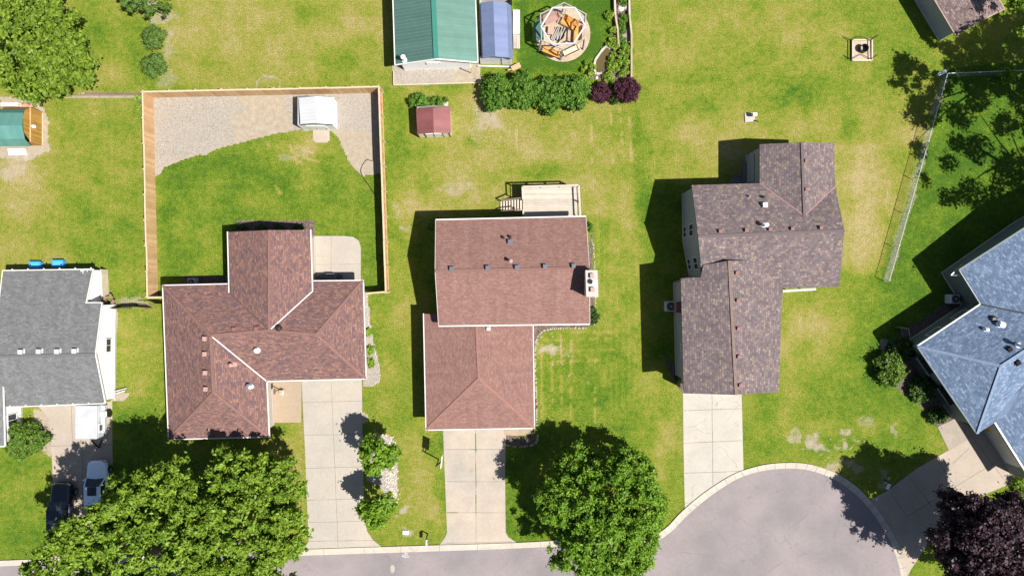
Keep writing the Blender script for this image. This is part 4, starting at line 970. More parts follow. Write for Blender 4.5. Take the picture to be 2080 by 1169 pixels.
# old wooden gate and dark fence between the grey and brown roofed houses
gt = thing('weathered_gate', 'weathered brown board gate at the lower left end of the cedar fence', 'gate', P(312, 618))
M_oldwood = wood('old_brown_board', [(.08, .055, .035), (.15, .105, .07), (.24, .18, .13)], 2)
a, b = P(298, 610, 1.5), P(298, 625, 1.5); mb = MB()
for k in range(9): q = P(301 + k * 1.8, 617, 1.4); mb.box(Vector((q.x + .04 * k, q.y, .7)), (.13, .03, 1.4))
mb.build('boards', M_oldwood, gt); MB().box(Vector((P(310, 617).x, P(0, 617).y, 1.2)), (1.3, .06, .1)).build('brace', M_oldwood, gt)
of = thing('dark_board_fence', 'low dark brown board fence beside the white gable wall', 'fence', P(255, 628))
mb = MB(); pr = P(216, 624, 1.2)
for i, (x, y) in enumerate([(232, 627), (250, 624), (270, 623), (296, 625)]):
    q = P(x, y, 1.2); n = 6
    for j in range(n): c = pr.lerp(q, (j + .5) / n); mb.box(Vector((c.x, c.y, .6)), (.13, .03, 1.2 + RNG.uniform(-.1, .1)), math.atan2(q.y - pr.y, q.x - pr.x))
    pr = q
mb.build('boards', M_oldwood, of); mb = MB()
for x, y in ((217, 624), (250, 624), (292, 625)): q = P(x, y, 1.3); mb.box(Vector((q.x, q.y - .08, .65)), (.1, .1, 1.3))
mb.build('post', M_oldwood, of)
et = MB(); et.beam(P(172, 189, .1), P(288, 190, .1), .1, .16); et.beam(P(140, 193, .1), P(288, 193, .1), .08, .1)
tag(et.build('timber_edging', M_oldwood, loc=P(230, 190)), 'thin dark timber edging running left from the cedar fence corner', 'edging')

# chain link fence
cf = thing('chain_link_fence', 'galvanised chain link fence slanting across the lawn beside the shaded yard', 'fence', P(1860, 360))
def chain(p, q, hh=1.2):
    p = Vector((p.x, p.y, 0)); q = Vector((q.x, q.y, 0)); d = q - p; L = d.length; d.normalize(); n = round(L / 3.0)
    MB().tube(p + Z * hh, q + Z * hh, .024).build('top_rail', pm('bright_galvanised', (.6, .63, .64), .4, .1, 3, metal=.2), cf)
    for i in range(n + 1): c = p + d * (L * i / n); MB().tube(c, c + Z * (hh + .06), .03).build('post', M_galv, cf)
    mb = MB(); s = .13; k = int(L / s)
    for i in range(-int(hh / s), k):
        for sg in (1, -1):
            x0 = i * s if sg == 1 else i * s + hh; z0 = 0.03; x1 = x0 + sg * hh; z1 = hh
            lo, hi = (x0, x1) if sg == 1 else (x1, x0)
            if lo < 0 or hi > L: continue
            mb.tube(p + d * x0 + Z * z0, p + d * x1 + Z * z1, .0035, n=3, caps=False)
    mb.build('wire_mesh', pm('dull_wire', (.16, .21, .19), .6, .1, 3), cf)
chain(P(1925, 149, 1.2), P(1807, 569, 1.2)); chain(P(1925, 149, 1.2), P(2100, 142, 1.2))
dp = MB(); a, b = P(1906, 152, .5), P(1922, 144, .8); dp.beam(a, b, .28, .12); dp.beam(a - Z * .2, b - Z * .2, .2, .3)
tag(dp.build('plastic_downspout', pm('pale_blue_plastic', (.35, .45, .5), .5), loc=P(1914, 148)), 'pale blue plastic trough at the top corner of the chain link fence', 'trough')
gg = thing('side_gate', 'pale teal wire gate standing at the left corner of the blue roofed house', 'gate', P(1838, 680))
a, b, = P(1832, 665, 1.2), P(1845, 667, 1.2); c = P(1851, 692, 1.2)
mb = MB(); 
for u, v in ((a, b), (b, c)): mb.tube(u, v, .03); mb.tube(u - Z * 1.15, v - Z * 1.15, .02)
for u in (a, b, c): mb.tube(Vector((u.x, u.y, 0)), u, .03)
mb.build('gate_frame', M_galv, gg); mb = MB()
for k in range(12):
    u = b.lerp(c, k / 12); mb.tube(Vector((u.x, u.y, .05)), u, .007, n=4)
    u = a.lerp(b, k / 12); mb.tube(Vector((u.x, u.y, .05)), u, .007, n=4)
mb.build('wire_mesh', M_galv, gg)

# ------------------------------------------------------------------ deck of the rosy roofed house
dkk = h2; hd = 1.7; hr = 2.6
M_deck = wood('bleached_deck_board', [(.34, .29, .24), (.42, .365, .305), (.50, .44, .38)], 0)
x0, y0, x1, y1 = P(1062, 0, hd).x, P(0, 379, hd).y, P(1174, 0, hd).x, P(0, 452, hd).y
dm = MB(); n = int((y0 - y1) / .145)
for k in range(n): yy = y0 - (y0 - y1) * (k + .5) / n; dm.box(((x0 + x1) / 2, yy, hd), (x1 - x0, .136, .04))
deck = dm.build('deck', M_deck, h2)
dm = MB()
for xx in (x0 + .1, (x0 + x1) / 2, x1 - .1):
    for yy in (y0 - .1, (y0 + y1) / 2): dm.box((xx, yy, hd / 2), (.14, .14, hd))
dm.box(((x0 + x1) / 2, y0, hd - .15), (x1 - x0, .05, .24)); dm.box((x0, (y0 + y1) / 2, hd - .15), (.05, y0 - y1, .24)); dm.box((x1, (y0 + y1) / 2, hd - .15), (.05, y0 - y1, .24))
dm.build('deck_frame', M_deck, deck)
dm = MB(); ra, rb, rc, rd = P(1061, 379, hr), P(1176, 376, hr), P(1179, 440, hr), P(1063, 436, hr)
st_top = P(1062, 404, hr); dm.beam(ra, rb, .15, .04); dm.beam(rb, rc, .15, .04); dm.beam(ra, st_top, .13, .04); dm.beam(P(1063, 426, hr), rd, .13, .04)
for u, v, n in ((ra, rb, 3), (rb, rc, 2), (ra, st_top, 1)):
    for k in range(n + 1): w = u.lerp(v, k / n); dm.box(Vector((w.x, w.y, (hd + hr) / 2)), (.09, .09, hr - hd))
    dm.beam(u - Z * .7, v - Z * .7, .04, .09)
dm.build('deck_railing', M_deck, deck)
dm = MB(); ns = 8
for k in range(ns): xx = x0 - .14 - k * .255; dm.box((xx, (P(0, 417, 1).y), hd - .15 - k * .2), (.2, .98, .045))
dm.build('stair_tread', pm('pale_tread', (.52, .43, .35), .8, .15, 5), deck); dm = MB()  # treads in a paler tan than the deck boards
for py in (406, 428):
    yy = P(0, py, 1).y; dm.beam((x0 - .05, yy, hd - .25), (x0 - .14 - ns * .255, yy, .05), .05, .22); 
    if py == 406: dm.beam((x0 - .05, yy, hr - .1), (x0 - .14 - (ns - 1) * .255, yy, 1.0), .12, .05); dm.box((x0 - .14 - (ns - 1) * .255, yy, .5), (.09, .09, 1.0))
    else: dm.beam((x0 - .2, yy, hr - .2), (x0 - .14 - (ns - 1) * .255, yy, 1.0), .09, .05); dm.box((x0 - .14 - (ns - 1) * .255, yy, .5), (.09, .09, 1.0))
dm.build('stair_stringer', wood('brown_stringer', [(.2, .14, .1), (.3, .22, .16), (.4, .3, .22)], 0), deck)

# ------------------------------------------------------------------ foliage kit
def leaf_mesh(name, centers, radii, nleaf, size, mat, parent=None, loc=None, seed=0, up=0.35, outer=0.75, aspect=.6, jit=.5, squash=1.0):
    """leaf quads on and just inside the shells of many clumps"""
    r = np.random.RandomState(seed); cen = np.array(centers, float); rad = np.array(radii, float)
    w = rad ** 2; w = w / w.sum(); k = r.choice(len(rad), nleaf, p=w)
    d = r.normal(size=(nleaf, 3)); d[:, 2] = d[:, 2] + .25; d /= np.linalg.norm(d, axis=1)[:, None]
    rr = rad[k] * (outer + (1.08 - outer) * r.rand(nleaf) ** .6)
    q = .82 + .36 * np.sin(d[:, 0] * 4.1 + k * 1.7) * np.sin(d[:, 1] * 3.7 + k * 2.3) + .10 * r.normal(size=nleaf)
    pos = cen[k] + d * (rr * q)[:, None] * np.array([1, 1, squash])
    sm = r.rand(nleaf) < .16
    pos[sm] += r.normal(size=(int(sm.sum()), 3)) * np.array([1, 1, .5]) * float(np.mean(rad)) * .5
    keep = pos[:, 2] > .04; pos = pos[keep]; d = d[keep]; n = len(pos)
    nr = d + np.array([0, 0, up]) + r.normal(size=(n, 3)) * jit; nr /= np.linalg.norm(nr, axis=1)[:, None]
    a = np.cross(nr, r.normal(size=(n, 3))); a /= np.linalg.norm(a, axis=1)[:, None] + 1e-9; b = np.cross(nr, a)
    s = size * (.6 + .8 * r.rand(n))[:, None]
    bend = nr * s * .18
    v = np.stack([pos - a * s * .5, pos - b * s * aspect * .5 - bend, pos + a * s * .5, pos + b * s * aspect * .5 - bend], 1).reshape(-1, 3)
    org = np.array(ORG[parent]) if parent is not None else np.array(loc if loc is not None else (0, 0, 0), float)
    v = v - org
    me = bpy.data.meshes.new(name); me.vertices.add(len(v)); me.vertices.foreach_set('co', v.astype(np.float32).ravel())
    me.loops.add(n * 4); me.loops.foreach_set('vertex_index', np.arange(n * 4, dtype=np.int32))
    me.polygons.add(n); me.polygons.foreach_set('loop_start', np.arange(0, n * 4, 4, dtype=np.int32)); me.update(calc_edges=True)
    me.materials.append(mat); o = bpy.data.objects.new(name, me); C.objects.link(o)
    if parent is not None: o.parent = parent; ORG[o] = ORG[parent]
    else: o.location = Vector(org); ORG[o] = Vector(org)
    return o

def clumps(c, rx, ry, rz, n, rc, seed, lift=0.15, fill=.15, low=-.55):
    """clump centres spread over an uneven crown"""
    r = np.random.RandomState(seed); C_, R_ = [], []
    ga = math.pi * (3 - 5 ** .5)
    ph = r.rand(8) * 6.28
    for i in range(n):
        z = 1 - (1 - low) * (i + .5) / n; q = math.sqrt(max(0, 1 - z * z)); t = ga * i + r.normal() * .15
        lob = 1 + .10 * math.sin(3 * t + ph[0]) + .08 * math.sin(5 * t + ph[1] + 2 * z) + r.normal() * .05
        s = lob * (1 - fill * r.rand() ** 1.5) * .88
        C_.append((c[0] + math.cos(t) * q * rx * s, c[1] + math.sin(t) * q * ry * s, c[2] + z * rz * s)); R_.append(rc * (.65 + .7 * r.rand()))
    return C_, R_

def trunk(parent, base, top, r, limbs, mat, name='trunk', seed=0):
    rr = random.Random(seed); mb = MB(); base = Vector(base); top = Vector(top); pr = base; pr_r = r * 1.25; n = 5
    for i in range(1, n + 1):
        q = base.lerp(top, i / n) + Vector((rr.uniform(-.1, .1), rr.uniform(-.1, .1), 0)); q_r = r * (1 - .65 * i / n); mb.tube(pr, q, pr_r, q_r, 9); pr, pr_r = q, q_r
    for l in limbs:
        s = base.lerp(top, rr.uniform(.35, .8)); e = Vector(l); m = s.lerp(e, .5) + Vector((0, 0, (e - s).length * .08)); mb.tube(s, m, r * .4, r * .24, 7); mb.tube(m, e, r * .24, r * .06, 6)
    return mb.build(name, mat, parent)

M_bark = pm('grey_brown_bark', (.13, .10, .08), .95, .35, 3, bumps=.6, fine=9)
M_barklt = pm('pale_bark', (.33, .29, .25), .9, .3, 3, bumps=.5, fine=9)
F_maple = leafmat('maple_leaf', (.065, .140, .012), (.155, .260, .018), (.290, .390, .045), .30)
F_locust = leafmat('bright_leaf', (.055, .145, .010), (.135, .260, .015), (.235, .370, .032), .28)
F_young = leafmat('young_leaf', (.090, .195, .014), (.165, .295, .018), (.250, .380, .034), .32)
F_purple = leafmat('purple_leaf', (.012, .006, .009), (.032, .014, .022), (.085, .045, .062), .08, .45)
F_barb = leafmat('barberry_leaf', (.030, .008, .016), (.070, .018, .036), (.140, .045, .075), .15)
F_hedge = leafmat('hedge_leaf', (.042, .120, .012), (.088, .195, .018), (.160, .290, .036), .25)
F_yew = leafmat('yew_needle', (.045, .105, .012), (.090, .170, .018), (.155, .235, .030), .15)
F_jun = leafmat('juniper_needle', (.034, .085, .012), (.072, .135, .020), (.125, .195, .034), .12)
F_lime = leafmat('lime_leaf', (.120, .220, .015), (.210, .330, .028), (.330, .440, .070), .3)
F_oak = leafmat('yellow_green_leaf', (.060, .125, .012), (.145, .230, .018), (.250, .340, .036), .30)
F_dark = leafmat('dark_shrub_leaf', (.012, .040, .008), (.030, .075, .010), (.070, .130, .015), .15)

def tree(name, label, cat, crowns, base, leaf, nleaf, size, bark, nclump, rc, seed, tr=.3, group=None, up=.35, outer=.7, jit=.5, low=-.55, aspect=.6, fill=.15, nlimb=None, limbextra=()):
    b = P(base[0], base[1], 0); t = thing(name, label, cat, b, group); Cc, Rr = [], []
    for i, (px, py, hc, rx, ry, rz) in enumerate(crowns):
        c = P(px, py, hc); n = max(4, int(nclump * rx * ry / (crowns[0][3] * crowns[0][4])))
        a, r_ = clumps(c, rx, ry, rz, n, rc, seed + i * 17, low=low, fill=fill); Cc += a; Rr += r_
    leaf_mesh('crown', Cc, Rr, nleaf, size, leaf, t, seed=seed, up=up, outer=outer, jit=jit, aspect=aspect)
    c0 = P(crowns[0][0], crowns[0][1], crowns[0][2]); lim = [Cc[i] for i in range(0, len(Cc), max(1, len(Cc) // (nlimb or 9)))] + list(limbextra)
    trunk(t, b - Z * .05, c0, tr, lim, bark, seed=seed)
    return t

tree('maple_tree', 'large light green street maple overhanging the white and black cars', 'tree',
     [(275, 1120, 9.4, 5.6, 5.4, 3.8), (108, 1145, 9.0, 2.2, 2.2, 2.2), (165, 1088, 10.2, 2.4, 2.0, 2.2), (335, 1000, 7.6, 2.9, 3.0, 2.6), (272, 1020, 9.0, 2.2, 2.2, 2.0), (212, 1050, 10.4, 1.5, 1.2, 1.2), (245, 985, 8.5, .9, .9, .8), (265, 1240, 7, 5, 4, 3)], (330, 1120), F_maple, 80000, .31, M_bark, 210, .47, 3, .38, jit=.75, outer=.35, up=.55, fill=.42, aspect=.5)
tree('maple_tree', 'large light green street maple left of the pale double driveway', 'tree',
     [(492, 1072, 6.4, 5.0, 5.4, 3.8), (478, 965, 5.8, 2.9, 2.5, 2.4), (556, 978, 5.6, 2.6, 2.5, 2.3), (430, 1005, 5.4, 2.2, 2.2, 2.0), (574, 1070, 5.4, 2.1, 3.2, 2.3), (490, 1220, 6, 5, 4, 3)], (480, 1100), F_maple, 76000, .31, M_bark, 190, .46, 5, .38, jit=.75, outer=.35, up=.55, fill=.42, aspect=.5)
tree('round_shade_tree', 'round bright green tree on the kerb between the stained driveway and the turning circle', 'tree',
     [(1222, 1042, 5.0, 5.2, 5.5, 4.0), (1175, 945, 3.4, 2.2, 2.1, 2.1), (1282, 950, 3.4, 1.9, 1.9, 2.0), (1308, 1025, 3.8, 2.1, 2.4, 2.2), (1135, 1010, 5.6, 2.0, 2.2, 2.0), (1225, 1110, 4.6, 4.7, 3.6, 3.2), (1295, 1100, 3.8, 2.0, 2.4, 2.2)], (1205, 1025), F_locust, 95000, .24, M_bark, 250, .44, 8, .33, jit=.7, outer=.45, up=.55, fill=.32, aspect=.5)
tree('purple_leaf_tree', 'dark purple leaved tree at the lower right beside the tan driveway', 'tree',
     [(1998, 1103, 7.2, 4.7, 4.6, 3.6), (2060, 1060, 6.6, 2.6, 2.6, 2.4), (2050, 1170, 6.4, 3.4, 3.0, 2.6), (1965, 1095, 4.6, 2.6, 2.8, 1.8), (2010, 1060, 4.8, 2.6, 2.2, 1.8)], (1930, 1075), F_purple, 120000, .24, M_bark, 240, .46, 12, .28, jit=.6, outer=.4, fill=.45, up=.5)
tree('young_maple', 'small bright green tree at the top of the gravel bed beside the double driveway', 'tree',
     [(763, 926, 4.2, 1.25, 1.55, 1.6), (790, 925, 3.9, .9, .9, .8), (750, 905, 4.0, .8, .8, .8)], (765, 922), F_young, 5200, .27, M_bark, 30, .36, 15, .09, 'young trees in the gravel bed', outer=.5)
tree('young_maple', 'small bright green tree at the bottom of the gravel bed beside the double driveway', 'tree',
     [(765, 1040, 3.9, 1.2, 1.25, 1.4), (785, 1022, 3.6, .9, .8, .8), (745, 1030, 3.6, .7, .8, .7)], (768, 1030), F_young, 4600, .26, M_bark, 28, .34, 18, .08, 'young trees in the gravel bed', outer=.5)
tree('broadleaf_tree', 'big loose yellow green tree at the top left corner', 'tree',
     [(35, 90, 7.0, 4.4, 4.6, 3.2), (125, 115, 5.6, 2.6, 2.9, 2.0), (95, 50, 6.2, 2.5, 2.5, 2.0), (60, 165, 5.2, 2.7, 1.8, 1.6), (20, -30, 6, 4, 3, 2.5), (150, 148, 4.6, 1.6, 1.5, 1.3)], (65, 130), F_oak, 46000, .28, M_barklt, 120, .48, 21, .32, jit=.7, outer=.4, up=.6, fill=.4,
     limbextra=[P(20, 120, 6.5), P(5, 140, 6.2)])
tree('thin_pine', 'sparse dark green tree with bare grey limbs above the two round shrubs', 'tree',
     [(275, 5, 3.2, 1.1, .8, .5), (337, 20, 2.8, .55, .65, .5), (300, 22, 2.8, .6, .5, .4), (255, -8, 3.2, .9, .7, .5), (345, -30, 3, 1.0, .8, .6), (305, -40, 3.4, 1.2, 1, .7)], (320, 10), F_jun, 7000, .17, M_barklt, 10, .28, 23, .10, outer=.4, nlimb=14)

def shrub(name, label, cat, x, y, rx, ry, h, leaf, nleaf, size, seed, group=None, nclump=18, rc=None, outer=.6, stems=True, bark=None, up=.3, jit=.5, aspect=.6, low=-.2):
    """rounded plant: centre pixel, half widths in metres, height"""
    b = P(x, y, 0); c = P(x, y, h * .55); t = thing(name, label, cat, Vector((c.x, c.y, 0)), group)
    a, r_ = clumps((c.x, c.y, h * .42), rx * .85, ry * .85, h * .5, nclump, rc or (min(rx, ry) * .34), seed, low=low)
    leaf_mesh('foliage', a, r_, nleaf, size, leaf, t, seed=seed, up=up, outer=outer, jit=jit, aspect=aspect)
    if stems:
        mb = MB()
        for i in range(0, len(a), max(1, len(a) // 6)): mb.tube((c.x, c.y, 0), Vector(a[i]) * .9 + Vector((c.x, c.y, 0)) * .1, .03, .012, 5)
        mb.build('stem', bark or M_bark, t)
    return t

shrub('juniper', 'upper of the two round dark green shrubs in the top left yard', 'shrub', 312, 76, 1.2, 1.2, 1.9, F_jun, 9000, .13, 31, 'round shrubs of the top left yard', 34, .26)
shrub('juniper', 'lower of the two round dark green shrubs, with a bare grey patch', 'shrub', 311, 132, 1.25, 1.2, 1.8, F_jun, 8500, .13, 32, 'round shrubs of the top left yard', 34, .26)
shrub('yew_bush', 'big round green yew bush at the white wall of the grey roofed house', 'shrub', 48, 893, 2.15, 1.75, 2.2, F_yew, 17000, .17, 33, None, 60, .34, jit=.6)
for i, (x, y, rx, ry, lab) in enumerate([(1012, 186, 1.7, 1.85, 'leftmost tall green shrub of the hedge below the blue roofed shed'), (1065, 184, 1.7, 1.9, 'second tall green shrub from the left in the hedge'),
                                         (1117, 190, 1.7, 1.95, 'second tall green shrub from the right in the hedge'), (1166, 186, 1.65, 1.85, 'rightmost tall green shrub of the hedge beside the purple shrubs')]):
    shrub('hedge_shrub', lab, 'shrub', x, y, rx, ry, 2.5, F_hedge, 13000, .19, 41 + i, 'hedge shrubs below the swing circle', 46, .34, jit=.65)
shrub('barberry', 'smaller purple shrub next to the green hedge', 'shrub', 1220, 188, 1.05, 1.05, 1.3, F_barb, 6500, .11, 51, 'purple shrubs at the hedge end', 30, .26, jit=.9)
shrub('barberry', 'larger purple shrub at the end of the garden strip', 'shrub', 1274, 183, 1.45, 1.25, 1.5, F_barb, 9000, .11, 52, 'purple shrubs at the hedge end', 36, .28, jit=.9)
shrub('dark_undergrowth', 'small dark green plant between the two purple shrubs', 'shrub', 1248, 203, .5, .4, .7, F_dark, 900, .12, 53, nclump=8)
shrub('leafy_shrub', 'green leafy shrub at the top edge of the red roofed shed', 'shrub', 851, 205, .95, .75, 1.0, F_hedge, 2800, .15, 54, nclump=16)
shrub('ground_cover_plant', 'low green plant between the leafy shrub and the pale boulder above the red shed', 'shrub', 888, 206, 1.1, .55, .5, F_hedge, 2200, .11, 55, nclump=14)
shrub('lit_bush', 'sunlit round bush at the lawn edge left of the blue roofed house', 'shrub', 1811, 750, 1.3, 1.75, 1.8, F_yew, 7500, .2, 56, None, 30, .4)
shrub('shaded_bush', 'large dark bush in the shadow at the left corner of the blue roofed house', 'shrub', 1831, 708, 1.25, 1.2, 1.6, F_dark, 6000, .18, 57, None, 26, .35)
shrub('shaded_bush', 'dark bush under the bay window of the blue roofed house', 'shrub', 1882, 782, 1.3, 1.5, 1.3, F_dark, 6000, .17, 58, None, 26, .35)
shrub('small_bush', 'narrow sunlit bush below the two dark bushes by the blue roofed house', 'shrub', 1862, 795, .7, 1.0, 1.1, F_yew, 2600, .17, 59, None, 16)
shrub('small_bush', 'round dark green bush next to the grey paver walk', 'shrub', 1903, 846, 1.0, .75, .9, F_dark, 2800, .16, 60, None, 16)
shrub('lime_bush', 'bright lime green bush at the right edge beside the tan driveway', 'shrub', 2075, 985, .9, .9, .9, F_lime, 2200, .16, 61, None, 12)
for i, (x, y, s, lab) in enumerate([(748, 676, .36, 'topmost lime green plant of the bed beside the brown roofed house'), (751, 712, .42, 'middle lime green plant of the bed beside the brown roofed house'), (752, 738, .46, 'lowest lime green plant of the bed beside the brown roofed house')]):
    shrub('hosta', lab, 'plant', x, y, s, s * 1.1, .5, F_lime, 420, .17, 70 + i, 'lime green plants beside the brown roofed house', 7, .2, stems=False)
hs = [(1254, 116, .95, 'lime green leafy plant right of the pond'), (1266, 138, .95, 'lime green leafy plant above the larger purple shrub'), (1244, 135, .7, 'lime green leafy plant at the lower right edge of the pond'), (1196, 143, .95, 'lime green leafy plant left of the pond'),
      (1272, 105, .8, 'lime green leafy plant against the right timber wall'), (1245, 88, .6, 'lime green plant at the lower end of the left timber wall'), (1240, 30, .45, 'small lime green plant left of the timber wall, near the top edge'),
      (1236, 158, .5, 'yellow green grass clump between pond and purple shrubs'), (1245, 62, .3, 'tiny lime green plant left of the timber wall, below the small one')]
for i, (x, y, s, lab) in enumerate(hs): shrub('hosta', lab, 'plant', x, y, s, s, .6, F_lime, int(900 * s * s + 150), .17, 80 + i, 'lime green plants round the pond', 10, .22, stems=False, jit=.8)
for i, (y, lab) in enumerate([(2, 'green bed plant at the top edge above the white boulder'), (40, 'green bed plant below the white boulder'), (62, 'second green bed plant below the white boulder'), (86, 'third green bed plant beside the mauve flagstones')]):
    shrub('bed_plant', lab, 'plant', 1266 - (y > 50) * 3, y, .5, .7 if y < 50 else .55, .5, F_hedge, 700, .13, 95 + i, 'green plants in the timber walled bed', 9, .2, stems=False)
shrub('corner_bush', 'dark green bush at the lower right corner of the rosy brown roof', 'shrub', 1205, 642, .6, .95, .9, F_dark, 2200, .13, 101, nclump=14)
shrub('corner_bush', 'small green bush at the upper right corner of the rosy brown roof', 'shrub', 1199, 462, .35, .5, .6, F_hedge, 500, .12, 102, nclump=8)
shrub('corner_bush', 'green bush at the left edge of the rosy brown roof', 'shrub', 878, 458, .45, .7, 1.6, F_hedge, 900, .13, 103, nclump=10)
shrub('vine', 'bright green vine on the outside of the cedar fence corner', 'plant', 280, 207, .45, .8, .8, F_lime, 700, .14, 104, nclump=9)
for i, x in enumerate((490, 530, 567, 606)):
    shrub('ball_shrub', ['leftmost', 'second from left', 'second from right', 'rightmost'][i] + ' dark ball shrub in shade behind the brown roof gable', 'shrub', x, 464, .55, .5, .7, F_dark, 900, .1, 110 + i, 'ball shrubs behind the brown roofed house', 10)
shrub('flower_bush', 'pink flowering plant at the right edge of the lower rosy brown roof', 'plant', 1089, 822, .25, .45, .5, leafmat('pink_petal', (.25, .06, .09), (.45, .16, .2), (.6, .35, .35), .2), 300, .1, 120, nclump=6, stems=False)
shrub('shade_weed', 'pale flowering weed in the shadow left of the upper brown roof wing', 'plant', 1519, 331, .35, .45, .5, leafmat('pale_weed', (.06, .1, .04), (.12, .16, .08), (.4, .4, .3), .2), 260, .1, 121, nclump=6, stems=False)
shrub('fence_sprout', 'bright green sapling growing through the chain link fence', 'plant', 1900, 248, .75, .6, 1.3, F_young, 600, .2, 122, nclump=8)
shrub('fence_sprout', 'leafy green sapling behind the top rail of the chain link fence', 'plant', 2045, 152, .8, 1.0, 1.6, F_young, 800, .2, 123, nclump=10)

# tall trees east of the frame: their crowns shade the right hand yard
def shade_tree(label, base, crowns, seed, n):
    tree('tall_shade_tree', label, 'tree', crowns, base, F_maple, n, .27, M_bark, 34, .52, seed, .3, 'tall trees beyond the right edge', outer=.15, fill=.55, low=-.8)
def shade_crowns(lst, h):
    out = []
    for sx, sy, r in lst:
        gx, gy = sx + 12.5 * h, sy + 6.3 * h; k = H / (H - h)
        out.append((1040 + (gx - 1040) * k, 584.5 + (gy - 584.5) * k, h, r, r, r * .6))
    return out
shade_tree('tall loose tree beyond the top right corner whose crown shades the shed and lawn', (2130, 240), shade_crowns([(1960, 118, 2.2), (1845, 150, 1.7), (1878, 215, 1.5), (1915, 175, 1.2), (2000, 90, 2.0), (1862, 300, .8), (1835, 120, .9), (1860, 235, 1.1), (2020, 160, 1.9), (1975, 165, 1.6)], 11), 201, 17000)
shade_tree('tall dense tree beyond the top right corner, farthest east', (2230, 230), shade_crowns([(2055, 120, 2.8), (2080, 60, 2.4), (2075, 190, 2.2), (2110, 260, 2.2), (2040, 60, 2.2)], 10.5) + [(2078, -8, 6.0, 1.6, 1.2, 1.0), (2100, 60, 7.0, .9, 1.6, 1.0)], 202, 20000)
shade_tree('tall loose tree beyond the right edge shading the lawn behind the wire fence', (2190, 430), shade_crowns([(1985, 300, 1.4), (2040, 250, 1.2), (1950, 235, 1.3), (1975, 395, 1.5), (2060, 345, 2.1), (2010, 440, 1.7), (2080, 430, 2.1), (1925, 330, .8), (1930, 400, .9), (1880, 365, .5), (2020, 390, 1.0), (1945, 290, .8), (1990, 205, 1.2)], 11), 203, 11000)

